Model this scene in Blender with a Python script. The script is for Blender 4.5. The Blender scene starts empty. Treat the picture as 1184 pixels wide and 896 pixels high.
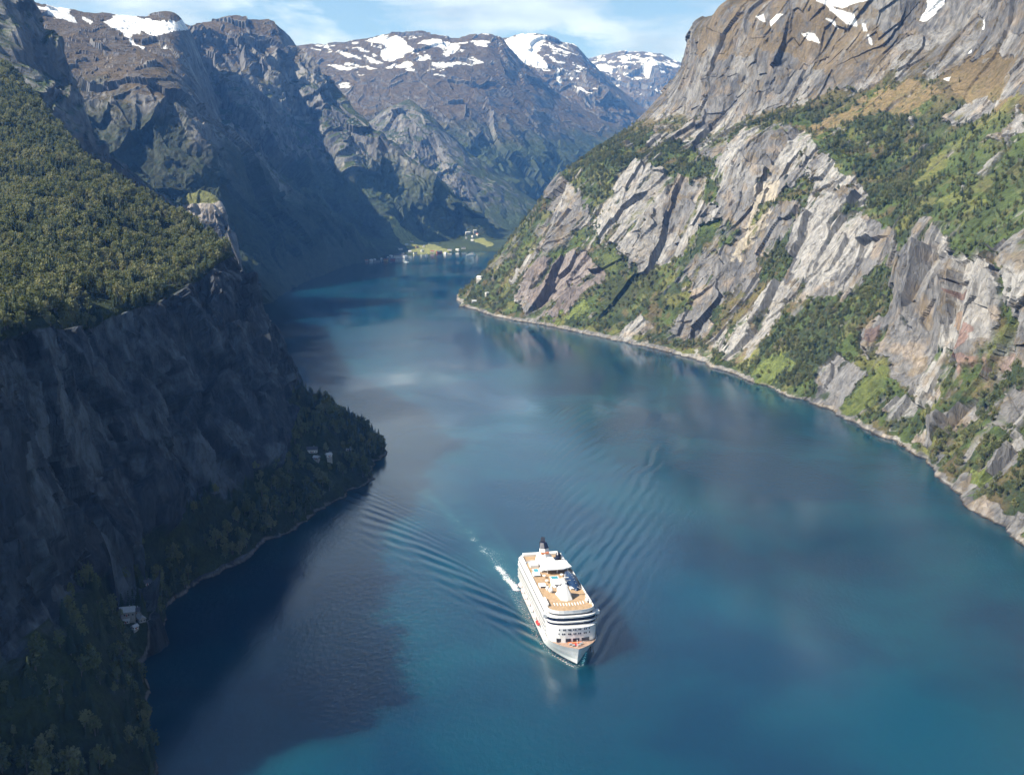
import bpy, bmesh, math, random
import numpy as np
from mathutils import Vector
from mathutils.bvhtree import BVHTree

random.seed(7); RNG = np.random.RandomState(11)
SC = bpy.context.scene
COL = SC.collection
R = math.radians

# ------------------------------------------------------------------ camera
CAM_H = 400.0; FOC = 1250.0; PITCH = math.atan((448 - 195) / FOC)
cd = bpy.data.cameras.new('camera'); cam = bpy.data.objects.new('camera', cd); COL.objects.link(cam)
cam.location = (0, 0, CAM_H); cam.rotation_euler = (math.pi / 2 - PITCH, 0, 0)
cd.sensor_fit = 'HORIZONTAL'; cd.sensor_width = 36; cd.lens = 36 * FOC / 1184
cd.clip_start = 1; cd.clip_end = 80000
SC.camera = cam

# ------------------------------------------------------------------ light
SUN_DIR = Vector((-0.70, -0.22, 0.67)).normalized()      # towards the sun
sun_el = math.asin(SUN_DIR.z); sun_az = math.atan2(SUN_DIR.x, SUN_DIR.y)
sl = bpy.data.lights.new('sun', 'SUN'); sl.energy = 5.0; sl.angle = R(0.5); sl.color = (1.0, 0.965, 0.91)
so = bpy.data.objects.new('sun', sl); COL.objects.link(so); so.location = (-3000, -800, 3000)
so.rotation_euler = SUN_DIR.to_track_quat('Z', 'Y').to_euler()

w = bpy.data.worlds.new('World'); SC.world = w; w.use_nodes = True
nt = w.node_tree; nt.nodes.clear()
def N(nt, t, **k):
    n = nt.nodes.new(t)
    for a, b in k.items(): setattr(n, a, b)
    return n
def L(nt, a, b): nt.links.new(a, b)
out = N(nt, 'ShaderNodeOutputWorld'); bg = N(nt, 'ShaderNodeBackground'); bg.inputs['Strength'].default_value = 0.05
sky = N(nt, 'ShaderNodeTexSky', sky_type='NISHITA'); sky.sun_disc = False
sky.sun_elevation = sun_el; sky.sun_rotation = sun_az; sky.altitude = 400
sky.air_density = 1.0; sky.dust_density = 0.6; sky.ozone_density = 2.0
tc = N(nt, 'ShaderNodeTexCoord'); mp = N(nt, 'ShaderNodeMapping'); mp.inputs['Scale'].default_value = (1.0, 1.0, 3.2)
L(nt, tc.outputs['Generated'], mp.inputs['Vector'])
n1 = N(nt, 'ShaderNodeTexNoise'); n1.inputs['Scale'].default_value = 6.5; n1.inputs['Detail'].default_value = 8; n1.inputs['Roughness'].default_value = 0.6
n1.inputs['Distortion'].default_value = 0.25
L(nt, mp.outputs[0], n1.inputs['Vector'])
cr = N(nt, 'ShaderNodeValToRGB'); cr.color_ramp.elements[0].position = 0.41; cr.color_ramp.elements[1].position = 0.55
L(nt, n1.outputs['Fac'], cr.inputs['Fac'])
n2 = N(nt, 'ShaderNodeTexNoise'); n2.inputs['Scale'].default_value = 11.0; n2.inputs['Detail'].default_value = 5
L(nt, mp.outputs[0], n2.inputs['Vector'])
cc = N(nt, 'ShaderNodeValToRGB'); cc.color_ramp.elements[0].position = 0.35; cc.color_ramp.elements[1].position = 0.65
cc.color_ramp.elements[0].color = (6.0, 7.6, 9.8, 1); cc.color_ramp.elements[1].color = (10.5, 12.4, 14.4, 1)
L(nt, n2.outputs['Fac'], cc.inputs['Fac'])
mx = N(nt, 'ShaderNodeMix', data_type='RGBA'); 
sx = N(nt, 'ShaderNodeSeparateXYZ'); L(nt, tc.outputs['Generated'], sx.inputs[0])
lo = N(nt, 'ShaderNodeMapRange'); lo.inputs['From Min'].default_value = 0.32; lo.inputs['From Max'].default_value = 0.62; lo.inputs['To Min'].default_value = 0.85; lo.inputs['To Max'].default_value = 0.0  # cloud carried up above the view, added to brighten the water's reflections
L(nt, sx.outputs['Z'], lo.inputs['Value'])
cl = N(nt, 'ShaderNodeMath', operation='MULTIPLY'); L(nt, lo.outputs[0], cl.inputs[1])
L(nt, cr.outputs['Color'], cl.inputs[0]); L(nt, cl.outputs[0], mx.inputs['Factor'])
# the sky pales towards the horizon
pl = N(nt, 'ShaderNodeMapRange'); pl.inputs['From Max'].default_value = 0.42; pl.inputs['To Min'].default_value = 0.85; pl.inputs['To Max'].default_value = 0.0; L(nt, sx.outputs['Z'], pl.inputs['Value'])
ps = N(nt, 'ShaderNodeMix', data_type='RGBA'); ps.inputs[7].default_value = (4.6, 8.0, 12.6, 1); L(nt, pl.outputs[0], ps.inputs['Factor']); L(nt, sky.outputs['Color'], ps.inputs[6])
L(nt, ps.outputs[2], mx.inputs[6]); L(nt, cc.outputs['Color'], mx.inputs[7])
L(nt, mx.outputs[2], bg.inputs['Color']); L(nt, bg.outputs[0], out.inputs['Surface'])

SC.view_settings.view_transform = 'Standard'; SC.view_settings.look = 'None'
SC.view_settings.exposure = 0.95; SC.view_settings.gamma = 1.0
SC.render.engine = 'CYCLES'
cy = SC.cycles
cy.use_denoising = True; cy.max_bounces = 5; cy.diffuse_bounces = 2; cy.glossy_bounces = 3; cy.volume_bounces = 0
cy.transparent_max_bounces = 6; cy.transmission_bounces = 2; cy.use_adaptive_sampling = True; cy.adaptive_threshold = 0.02
cy.caustics_reflective = False; cy.caustics_refractive = False

# ------------------------------------------------------------------ helpers: camera rays, noise
CP, SP = math.cos(PITCH), math.sin(PITCH)
def ray(px, py):
    x = (px - 592) / FOC; y = -(py - 448) / FOC
    return np.array([x, CP + y * SP, -SP + y * CP])
def PY(px, py, Y):
    d = ray(px, py); t = Y / d[1]
    return np.array([d[0] * t, Y, CAM_H + d[2] * t])
def PZ(px, py, z=0.0):
    d = ray(px, py); t = (z - CAM_H) / d[2]
    return np.array([d[0] * t, d[1] * t, z])
def PP(px, py, S, n):           # pixel ray meets the vertical plane through S along n
    d = ray(px, py); # t*dx - s*nx = Sx ; t*dy - s*ny = Sy
    A = np.array([[d[0], -n[0]], [d[1], -n[1]]]); t, s = np.linalg.solve(A, np.array([S[0], S[1]]))
    return np.array([d[0] * t, d[1] * t, CAM_H + d[2] * t])
def proj(P):
    X = P[..., 0]; Y = P[..., 1]; Z = P[..., 2] - CAM_H
    dep = Y * CP - Z * SP; up = Y * SP + Z * CP
    dep = np.maximum(dep, 1e-3)
    return 592 + FOC * X / dep, 448 - FOC * up / dep

_pr = np.random.RandomState(5).permutation(256).astype(np.int32); PERM = np.concatenate([_pr, _pr, _pr])
_g = np.random.RandomState(6).normal(size=(256, 3)); GRAD = (_g / np.linalg.norm(_g, axis=1)[:, None]).astype(np.float32)
RV = np.random.RandomState(8).uniform(-1, 1, size=(256, 4)).astype(np.float32)
def perlin(P):
    P = P.astype(np.float32); i = np.floor(P).astype(np.int32); f = P - i
    u = f * f * f * (f * (f * 6 - 15) + 10); i &= 255
    res = 0
    for dx in (0, 1):
        wx = u[..., 0] if dx else 1 - u[..., 0]; hx = PERM[(i[..., 0] + dx)]
        for dy in (0, 1):
            wy = u[..., 1] if dy else 1 - u[..., 1]; hy = PERM[hx + ((i[..., 1] + dy) & 255)]
            for dz in (0, 1):
                wz = u[..., 2] if dz else 1 - u[..., 2]
                g = GRAD[PERM[hy + ((i[..., 2] + dz) & 255)]]
                res = res + wx * wy * wz * (g[..., 0] * (f[..., 0] - dx) + g[..., 1] * (f[..., 1] - dy) + g[..., 2] * (f[..., 2] - dz))
    return res * 1.6
def fbm(P, sc, oct=4, rough=0.5, off=0.0):
    r = 0; a = 1.0; t = 0; Q = P / sc + off
    for k in range(oct):
        r = r + a * perlin(Q); t += a; a *= rough; Q = Q * 2.03 + 7.1
    return r / t
def ridged(P, sc, oct=4, rough=0.5, off=0.0):
    r = 0; a = 1.0; t = 0; Q = P / sc + off
    for k in range(oct):
        r = r + a * (1 - np.abs(perlin(Q)) * 2.0); t += a; a *= rough; Q = Q * 2.07 + 3.7
    return r / t
def facets(P, sc, off=0.0, tilt=1.0):
    """tilted blocks: every point takes the plane of its nearest cell centre"""
    Q = (P / sc + off).astype(np.float32); i = np.floor(Q).astype(np.int32); f = Q - i
    best = np.full(Q.shape[:-1], 9e9, np.float32); val = np.zeros_like(best); hid = np.zeros_like(best)
    for dx in (-1, 0, 1):
        for dy in (-1, 0, 1):
            for dz in (-1, 0, 1):
                h = PERM[PERM[PERM[(i[..., 0] + dx) & 255] + ((i[..., 1] + dy) & 255)] + ((i[..., 2] + dz) & 255)]
                g = RV[h]; v = np.stack([f[..., 0] - dx - 0.5 - 0.45 * g[..., 0], f[..., 1] - dy - 0.5 - 0.45 * g[..., 1], f[..., 2] - dz - 0.5 - 0.45 * g[..., 2]], -1)
                d = (v * v).sum(-1); m = d < best
                g2 = RV[(h * 7 + 13) & 255]
                vv = g2[..., 3] * 0.6 + tilt * (v * g2[..., :3]).sum(-1)
                best = np.where(m, d, best); val = np.where(m, vv, val); hid = np.where(m, g2[..., 0], hid)
    return val, hid
def along(P, d, k):
    d = np.array(d, float); d /= np.linalg.norm(d); return P - (1 - k) * (P @ d)[..., None] * d
def sstep(a, b, x):
    t = np.clip((x - a) / (b - a), 0, 1); return t * t * (3 - 2 * t)
def mix(a, b, t):
    t = np.asarray(t)[..., None] if np.ndim(b) and np.ndim(t) and np.asarray(b).shape[-1:] == (3,) else t
    return a * (1 - t) + np.asarray(b) * t
def inpoly(px, py, poly, soft=None):
    poly = np.array(poly, float); x0, y0 = poly.min(0); x1, y1 = poly.max(0)
    res = np.zeros(px.shape, bool); bb = (px > x0) & (px < x1) & (py > y0) & (py < y1)
    if not bb.any(): return res
    X = px[bb]; Y = py[bb]; c = np.zeros(X.shape, bool); n = len(poly); j = n - 1
    for k in range(n):
        xi, yi = poly[k]; xj, yj = poly[j]
        if yi != yj: c ^= ((yi > Y) != (yj > Y)) & (X < (xj - xi) * (Y - yi) / (yj - yi) + xi)
        j = k
    res[bb] = c; return res

def weights(counts, tension=1.0):
    n = len(counts) + 1; rows = []
    for k, c in enumerate(counts):
        ts = np.arange(c) / c
        if k == len(counts) - 1: ts = np.append(ts, 1.0)
        for t in ts:
            w_ = np.zeros(n)
            h = [-0.5 * t + t * t - 0.5 * t ** 3, 1 - 2.5 * t * t + 1.5 * t ** 3, 0.5 * t + 2 * t * t - 1.5 * t ** 3, -0.5 * t * t + 0.5 * t ** 3]
            lin = [0, 1 - t, t, 0]
            for m in range(4):
                idx = min(max(k - 1 + m, 0), n - 1); w_[idx] += tension * h[m] + (1 - tension) * lin[m]
            rows.append(w_)
    return np.array(rows)
def loft(ctrl, rc, ccn, tr=0.6, tcn=0.9):
    """ctrl[col][row] points; rc, ccn = subdivisions per interval"""
    C = np.array(ctrl, float)
    fit = lambda v, n: (list(v) + [v[-1]] * n)[:n]
    Wc = weights(fit(ccn, C.shape[0] - 1), tcn); Wr = weights(fit(rc, C.shape[1] - 1), tr)
    return np.einsum('jr,irk->jik', Wr, np.einsum('ic,crk->irk', Wc, C))          # rows x cols x 3
def normals(P):
    du = np.gradient(P, axis=1); dv = np.gradient(P, axis=0); n = np.cross(du, dv)
    return n / np.maximum(np.linalg.norm(n, axis=-1, keepdims=True), 1e-9)

def grid_mesh(name, P, attrs=None, mat=None, flip=False, smooth=True):
    nr, nc = P.shape[:2]; me = bpy.data.meshes.new(name)
    idx = np.arange(nr * nc).reshape(nr, nc)
    q = np.stack([idx[:-1, :-1], idx[:-1, 1:], idx[1:, 1:], idx[1:, :-1]], -1).reshape(-1, 4)
    if flip: q = q[:, ::-1]
    nf = len(q); me.vertices.add(nr * nc); me.loops.add(nf * 4); me.polygons.add(nf)
    me.vertices.foreach_set('co', P.reshape(-1).astype(np.float32))
    me.loops.foreach_set('vertex_index', q.reshape(-1).astype(np.int32))
    me.polygons.foreach_set('loop_start', (np.arange(nf) * 4).astype(np.int32))
    me.polygons.foreach_set('loop_total', np.full(nf, 4, np.int32))
    me.polygons.foreach_set('use_smooth', np.full(nf, smooth, bool))
    me.update(calc_edges=True)
    for k, v in (attrs or {}).items():
        if v.shape[-1] == 3 and v.ndim == 3:
            a = me.attributes.new(k, 'FLOAT_COLOR', 'POINT')
            a.data.foreach_set('color', np.concatenate([v, np.ones(v.shape[:2] + (1,))], -1).reshape(-1).astype(np.float32))
        else:
            a = me.attributes.new(k, 'FLOAT', 'POINT'); a.data.foreach_set('value', v.reshape(-1).astype(np.float32))
    o = bpy.data.objects.new(name, me); COL.objects.link(o)
    if mat: me.materials.append(mat)
    return o
def tag(o, label=None, cat=None, group=None, kind=None):
    if label: o['label'] = label
    if cat: o['category'] = cat
    if group: o['group'] = group
    if kind: o['kind'] = kind
    return o

# ------------------------------------------------------------------ materials
def newmat(name):
    m = bpy.data.materials.new(name); m.use_nodes = True; nt = m.node_tree; b = nt.nodes['Principled BSDF']; return m, nt, b
def terrain_mat(name, s=1.0, bump=1.0, spec=0.25):
    """Vertex albedo, broken up by fine stretched noise, cracks and bump; s is the feature size in metres."""
    m, nt, b = newmat(name)
    col = N(nt, 'ShaderNodeAttribute', attribute_name='Col'); rk = N(nt, 'ShaderNodeAttribute', attribute_name='rock')
    geo = N(nt, 'ShaderNodeNewGeometry')
    m1 = N(nt, 'ShaderNodeMapping'); m1.inputs['Rotation'].default_value = (R(18), R(-38), R(20)); m1.inputs['Scale'].default_value = (1 / s, 1 / s, 0.28 / s)
    L(nt, geo.outputs['Position'], m1.inputs['Vector'])
    a = N(nt, 'ShaderNodeTexNoise'); a.inputs['Scale'].default_value = 0.09; a.inputs['Detail'].default_value = 9; a.inputs['Roughness'].default_value = 0.68; a.inputs['Distortion'].default_value = 0.8
    L(nt, m1.outputs[0], a.inputs['Vector'])
    v = N(nt, 'ShaderNodeTexVoronoi', feature='DISTANCE_TO_EDGE'); v.inputs['Scale'].default_value = 0.035
    dn = N(nt, 'ShaderNodeMix', data_type='RGBA'); dn.inputs['Factor'].default_value = 0.93
    wn = N(nt, 'ShaderNodeTexNoise'); wn.inputs['Scale'].default_value = 0.05; wn.inputs['Detail'].default_value = 4
    L(nt, m1.outputs[0], wn.inputs['Vector'])
    vm = N(nt, 'ShaderNodeVectorMath', operation='MULTIPLY_ADD'); vm.inputs[1].default_value = (22, 22, 22)
    L(nt, wn.outputs['Color'], vm.inputs[0]); L(nt, m1.outputs[0], vm.inputs[2]); L(nt, vm.outputs[0], v.inputs['Vector'])
    cr_ = N(nt, 'ShaderNodeMapRange'); cr_.inputs['From Max'].default_value = 0.03; cr_.inputs['To Min'].default_value = 0.45
    # cracks open only here and there
    km = N(nt, 'ShaderNodeMapRange'); km.inputs['From Min'].default_value = .46; km.inputs['From Max'].default_value = .60; km.inputs['To Min'].default_value = .09; km.inputs['To Max'].default_value = 0.0
    L(nt, wn.outputs['Fac'], km.inputs['Value']); va = N(nt, 'ShaderNodeMath', operation='ADD'); L(nt, v.outputs['Distance'], va.inputs[0]); L(nt, km.outputs[0], va.inputs[1])
    L(nt, va.outputs[0], cr_.inputs['Value'])
    # factor = mix(1, streak*crack, rock)
    st = N(nt, 'ShaderNodeMapRange'); st.inputs['From Min'].default_value = 0.28; st.inputs['From Max'].default_value = 0.72
    st.inputs['To Min'].default_value = 0.32; st.inputs['To Max'].default_value = 1.65
    L(nt, a.outputs['Fac'], st.inputs['Value'])
    mu = N(nt, 'ShaderNodeMath', operation='MULTIPLY'); L(nt, st.outputs[0], mu.inputs[0]); L(nt, cr_.outputs[0], mu.inputs[1])
    vg = N(nt, 'ShaderNodeTexNoise'); vg.inputs['Scale'].default_value = 0.16 / s; vg.inputs['Detail'].default_value = 6; vg.inputs['Roughness'].default_value = 0.7
    L(nt, geo.outputs['Position'], vg.inputs['Vector'])
    vr = N(nt, 'ShaderNodeMapRange'); vr.inputs['From Min'].default_value = 0.3; vr.inputs['From Max'].default_value = 0.7
    vr.inputs['To Min'].default_value = 0.5; vr.inputs['To Max'].default_value = 1.5
    L(nt, vg.outputs['Fac'], vr.inputs['Value'])
    fm = N(nt, 'ShaderNodeMix', data_type='FLOAT'); L(nt, rk.outputs['Fac'], fm.inputs[0]); L(nt, vr.outputs[0], fm.inputs[2]); L(nt, mu.outputs[0], fm.inputs[3])
    vs = N(nt, 'ShaderNodeVectorMath', operation='SCALE'); L(nt, col.outputs['Color'], vs.inputs[0]); L(nt, fm.outputs[0], vs.inputs['Scale'])
    L(nt, vs.outputs[0], b.inputs['Base Color'])
    b.inputs['Roughness'].default_value = 0.85; b.inputs['Specular IOR Level'].default_value = spec
    # bump
    hb = N(nt, 'ShaderNodeMix', data_type='FLOAT'); L(nt, rk.outputs['Fac'], hb.inputs[0]); L(nt, vg.outputs['Fac'], hb.inputs[2])
    ad = N(nt, 'ShaderNodeMath', operation='MULTIPLY_ADD'); ad.inputs[1].default_value = 0.25
    L(nt, cr_.outputs[0], ad.inputs[0]); L(nt, a.outputs['Fac'], ad.inputs[2]); L(nt, ad.outputs[0], hb.inputs[3])
    bp = N(nt, 'ShaderNodeBump'); bp.inputs['Strength'].default_value = 0.9; bp.inputs['Distance'].default_value = 7.0 * s * bump
    L(nt, hb.outputs[0], bp.inputs['Height']); L(nt, bp.outputs[0], b.inputs['Normal'])
    return m
M_near = terrain_mat('cliff_rock', 1.0); M_shade_toned = terrain_mat('shade_toned_cliff_rock', 0.8, 2.6); M_mid = terrain_mat('mountain_rock', 2.6, 0.9); M_far = terrain_mat('far_mountain_rock', 5.0, 0.8)
# ------------------------------------------------------------------ terrain
C_ROCK = np.array((0.145, 0.142, 0.142)); C_LIGHT = np.array((0.275, 0.268, 0.258)); C_DARK = np.array((0.07, 0.072, 0.08)); C_TAN = np.array((0.27, 0.215, 0.16))
C_FLOOR = np.array((0.030, 0.045, 0.018)); C_SHRUB = np.array((0.060, 0.085, 0.026)); C_GRASS = np.array((0.115, 0.140, 0.040)); C_HEATH = np.array((0.155, 0.115, 0.062))
C_RED = np.array((0.19, 0.095, 0.07)); C_SNOW = np.array((0.86, 0.88, 0.90)); C_OLIVE = np.array((0.14, 0.14, 0.045))
FORESTS = {}

def blur(A, k=3):
    for ax in (0, 1): A = sum(np.roll(A, i, ax) for i in range(-k, k + 1)) / (2 * k + 1)
    return A
def pads(P, px, py, ok, spots):
    for x, y, r in spots:
        q = np.where(ok, (px - x) ** 2 + (py - y) ** 2, 9e9); k = np.unravel_index(np.argmin(q), q.shape); c = P[k].copy(); w_ = sstep(r * 1.7, r, np.hypot(P[..., 0] - c[0], P[..., 1] - c[1])) * ok
        P[..., 2] = P[..., 2] * (1 - w_) + max(c[2], 2.0) * w_
def shoreline(P, P0, z):
    k = sstep(70, 0, z) * (z > -60); Q = P0.copy(); Q[..., 2] = 0
    P[..., 0] += k * (fbm(Q, 85, 3, .6, off=70) * 26 + fbm(Q, 14, 3, .6, off=71) * 5); P[..., 1] += k * (fbm(Q, 85, 3, .6, off=72) * 26 + fbm(Q, 14, 3, .6, off=73) * 5)
# ---- the long slope on the right
def col_(sh, n, pts):
    S = PZ(*sh); n = np.array(n, float); n /= np.linalg.norm(n)
    rows = [np.array([S[0] - n[0] * 40, S[1] - n[1] * 40, -45.0]), S]
    for p in pts: rows.append(PP(p[0], p[1], S, n))
    last = rows[-1]; rows.append(np.array([last[0] + n[0] * 500, last[1] + n[1] * 500, last[2] - 40])); rows.append(np.array([last[0] + n[0] * 1100, last[1] + n[1] * 1100, last[2] - 500]))
    return rows
cR = [
 [np.array(p, float) for p in ((300, 4100, -45), (330, 4050, 0), (420, 3980, 60), (500, 3930, 140), (640, 3880, 300), (730, 3860, 370), (880, 3850, 480), (1050, 3850, 600), (1300, 3850, 700), (1700, 3850, 660), (2300, 3850, 300))],
 [np.array(p, float) for p in ((-150, 3600, -45), (-120, 3560, 0), (-20, 3540, 70), (70, 3530, 150), (250, 3530, 330), (380, 3540, 400), (500, 3560, 480), (640, 3600, 600), (740, 3650, 760), (1200, 3800, 700), (1800, 3900, 300))],
 col_((528, 347), (.96, .28), [(560, 313), (600, 270), (648, 207), (686, 176), (735, 142), (782, 90), (806, 34)]),
 col_((560, 363), (.95, .31), [(595, 325), (640, 268), (695, 187), (735, 165), (785, 133), (812, 62), (846, 4)]),
 col_((640, 379), (.93, .36), [(672, 338), (718, 275), (785, 192), (810, 172), (850, 140), (874, 62), (905, -10)]),
 col_((720, 396), (.92, .38), [(762, 348), (805, 285), (860, 180), (885, 155), (930, 118), (968, 42), (1000, -34)]),
 col_((790, 412), (.92, .38), [(832, 358), (880, 290), (945, 175), (985, 145), (1040, 95), (1090, 35), (1150, -90)]),
 col_((860, 438), (.93, .36), [(905, 385), (950, 320), (1012, 232), (1062, 178), (1125, 95), (1170, 35), (1240, -100)]),
 col_((940, 468), (.95, .30), [(985, 415), (1025, 365), (1072, 270), (1135, 205), (1225, 95), (1280, 25), (1360, -120)]),
 col_((1035, 512), (.97, .22), [(1078, 455), (1110, 410), (1150, 300), (1230, 215), (1345, 85), (1410, 0), (1500, -150)]),
 col_((1110, 572), (.99, .12), [(1160, 512), (1210, 450), (1262, 338), (1340, 225), (1480, 85), (1560, -20), (1650, -160)]),
 col_((1184, 635), (1, .05), [(1245, 565), (1310, 490), (1375, 370), (1490, 235), (1650, 85), (1760, -40), (1870, -170)]),
 col_((1310, 760), (1, 0), [(1390, 670), (1470, 580), (1570, 430), (1720, 260), (1920, 85), (2060, -60), (2200, -200)]),
]
n_ = np.array([1, 0, 0])
cR.append([np.array([p[0], 350 + 0 * p[1], p[2]]) for p in cR[-1]])
def build_right():
    P = loft(cR, [8, 90, 110, 150, 90, 110, 110, 80, 14, 8], [8, 20, 70, 110, 120, 120, 130, 150, 150, 150, 110, 80, 16], 0.55, 0.9)
    P0 = P.copy(); n = normals(P); n = np.where((n[..., 2:3] < 0), -n, n)
    z = P[..., 2]; px, py = proj(P)
    wx = fbm(P, 60, 3) * 16; wy = fbm(P, 60, 3, off=31.0) * 16
    qx = px + wx * 0.8 + fbm(P, 14, 2, off=5) * 5; qy = py + wy * 0.8 + fbm(P, 14, 2, off=9) * 5
    slope = n[..., 2]
    vis = (P[..., 1] < 3900)
    # -- ground cover
    Qs = along(P, (.70, .25, .62), .28)     # run down the fall line
    nz = fbm(Qs, 70, 5, 0.6)
    band = loft(np.array([[[k, 0, 0] for k in range(11)]] * len(cR)), [8, 90, 110, 150, 90, 110, 110, 80, 14, 8], [8, 20, 70, 110, 120, 120, 130, 150, 150, 150, 110, 80, 16], 0, 0)[..., 0]
    rock_p = np.interp(band, [0, 1, 1.05, 1.15, 1.8, 2.3, 3, 3.7, 4.0, 4.3, 5.6, 6.1, 10], [1, 1, .9, .15, .25, .42, .5, .5, .4, .1, .15, .8, .85])
    rock = sstep(0.42, 0.58, rock_p + nz * 0.9 - 0.05)
    def setp(arr, polys, val, X=qx, Y=qy):
        for p in polys:
            m = inpoly(X, Y, p); arr[m] = val
    ROCKS = [
     [(634,280),(641,212),(655,205),(681,237),(686,254),(661,270),(634,290),(610,310),(585,325),(600,300)],
     [(684,262),(701,224),(722,190),(731,183),(768,200),(775,225),(800,228),(830,236),(848,250),(835,258),(812,272),(790,285),(785,294),(765,297),(750,310),(735,320),(728,300),(712,285),(688,281)],
     [(597,351),(617,317),(640,300),(661,284),(688,301),(701,314),(688,338),(644,368),(600,368)],
     [(800,168),(842,152),(850,160),(838,180),(825,188),(805,185)],
     [(820,205),(845,170),(870,150),(882,143),(912,150),(940,152),(948,180),(940,205),(905,225),(880,250),(862,280),(845,300),(850,275),(838,235)],
     [(943,180),(960,188),(985,205),(1000,218),(1002,235),(985,240),(1010,255),(1050,282),(1045,300),(1000,318),(975,350),(952,340),(940,348),(905,355),(905,335),(915,310),(922,275),(935,230)],
     [(925,335),(908,370),(880,395),(858,412),(832,412),(822,406),(850,385),(880,355),(905,330)],
     [(822,300),(860,275),(900,240),(925,235),(915,262),(890,280),(880,292),(860,310),(835,335),(800,360),(790,350)],
     [(800,405),(830,370),(850,340),(856,312),(880,300),(872,335),(850,360),(835,390),(815,410)],
     [(764,398),(775,370),(800,350),(818,345),(815,370),(795,405)],
     [(703,392),(720,372),(745,365),(760,380),(745,400)],
     [(946,436),(968,405),(1000,436),(970,478),(946,467)],
     [(1062,262),(1085,262),(1100,285),(1120,293),(1145,298),(1169,320),(1163,355),(1160,374),(1142,405),(1116,427),(1100,427),(1092,455),(1080,475),(1062,468),(1035,440),(1026,432),(1035,395),(1042,360),(1053,300)],
     [(1022,459),(1045,455),(1066,470),(1050,485),(1026,497),(1020,480)],
     [(990,400),(1005,380),(1030,365),(1040,385),(1030,415),(1005,420)],
     [(1142,490),(1160,445),(1172,445),(1184,452),(1184,500),(1165,508)],
     [(1055,510),(1130,455),(1140,465),(1110,490),(1085,510),(1065,525)],
     [(1184,270),(1140,285),(1160,300),(1172,330),(1165,400),(1184,430),(1300,420),(1300,250)],
     [(1100,560),(1150,530),(1184,500),(1184,520),(1140,560),(1120,575)],
     [(1120,575),(1150,560),(1165,590),(1184,600),(1184,640),(1160,615)],
     [(1135,170),(1160,150),(1184,120),(1184,145),(1160,165)], [(1083,130),(1120,104),(1152,110),(1145,125),(1105,142)], [(955,155),(965,145),(985,142),(975,155)],
     [(780,110),(800,60),(830,30),(870,50),(920,60),(980,70),(960,110),(900,125),(850,155),(790,170),(750,170)],
     [(985,60),(990,0),(1184,-40),(1184,40),(1130,70),(1080,75),(1040,95),(1010,70)]]
    GREEN = [
     [(657,207),(690,170),(718,157),(790,172),(830,190),(800,210),(775,205),(740,180),(722,186),(700,218),(684,250)],
     [(862,280),(905,228),(945,182),(942,215),(915,238),(880,262),(840,300),(800,350),(785,370),(775,360),(820,310)],
     [(879,280),(919,262),(915,300),(905,315),(875,305),(862,300)],
     [(848,425),(890,385),(942,350),(977,352),(1000,320),(1046,300),(1044,345),(1020,370),(995,385),(964,410),(942,436),(942,463),(888,452)],
     [(951,164),(998,130),(1070,130),(1114,130),(1180,110),(1250,120),(1250,240),(1184,262),(1130,275),(1100,285),(1080,262),(1053,278),(1000,240),(985,205),(951,180)],
     [(841,153),(889,123),(991,102),(1005,109),(940,140),(900,147),(862,165)], [(1045,100),(1080,85),(1110,60),(1165,62),(1160,90),(1110,110),(1080,120)],
     [(1040,545),(1070,500),(1120,460),(1170,420),(1184,430),(1160,455),(1142,490),(1125,495),(1075,545)],
     [(1100,570),(1130,520),(1184,500),(1300,460),(1300,700),(1184,600),(1160,590),(1130,590)],
     [(690,330),(754,305),(800,330),(760,350),(714,365),(690,360)], [(640,310),(700,270),(740,300),(700,315),(665,300)],
     [(540,338),(600,290),(640,280),(600,345),(560,355)]]
    setp(rock, GREEN[:], 0.03); setp(rock, ROCKS, 1.0)
    fine = fbm(P, 18, 4, 0.6, off=3.3); med = fbm(Qs, 130, 4, 0.55, off=12)
    # veins of shrubs in the rock, ribs of rock in the green
    rock = np.clip(np.where(rock > .5, rock - sstep(0.22, 0.34, fbm(Qs, 34, 4, 0.6, off=2)) * 0.9 * (slope > .40), rock + sstep(0.30, 0.4, fbm(Qs, 30, 4, 0.6, off=8)) * 0.9), 0, 1)
    shore = sstep(7, 3, z + fine * 9)
    rock = np.maximum(rock, shore)
    # -- shape: big spurs and gullies, then blocks and ledges on the bare rock
    amp = sstep(0, 60, z)
    d = ridged(Qs, 210, 2, 0.45) * 24 + fbm(P, 420, 2) * 26
    fa, fh = facets(Qs + 6 * np.stack([wx, wy, wx], -1) / 16, 95, 0.3, 1.1); fb, fh2 = facets(Qs + 3 * np.stack([wx, wy, wx], -1) / 16, 36, 1.7, 1.3); fc, fh3 = facets(along(P, (.70, .25, .62), .4), 14, 2.9, 1.3)
    dr = fa * 21 + fb * 7 + fc * 1.2
    P = P + n * ((d - 14) * amp * (1 - 0.35 * sstep(6.5, 8, band)))[..., None] + n * (dr * (1 - .55 * sstep(5.4, 6.2, band)) * amp * rock + (fine * 3 + fa * 7) * amp * (1 - rock))[..., None]
    cv = sstep(.80, .95, ridged(Qs, 95, 3, .5, off=83)) ; P = P - n * (cv * 7 * amp * (.3 + .7 * rock))[..., None]
    # hollow under the roof of the big overhang
    roof = inpoly(px + fine * 6, py, [(1096,325),(1112,312),(1135,303),(1150,307),(1166,318),(1145,314),(1125,322),(1110,328)])
    P[roof] -= n[roof] * 24
    P[..., 2] = np.where(band <= 1.0, np.minimum(P0[..., 2], 0) , np.maximum(P[..., 2], P0[..., 2] * 0.35))
    shoreline(P, P0, z)
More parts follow.
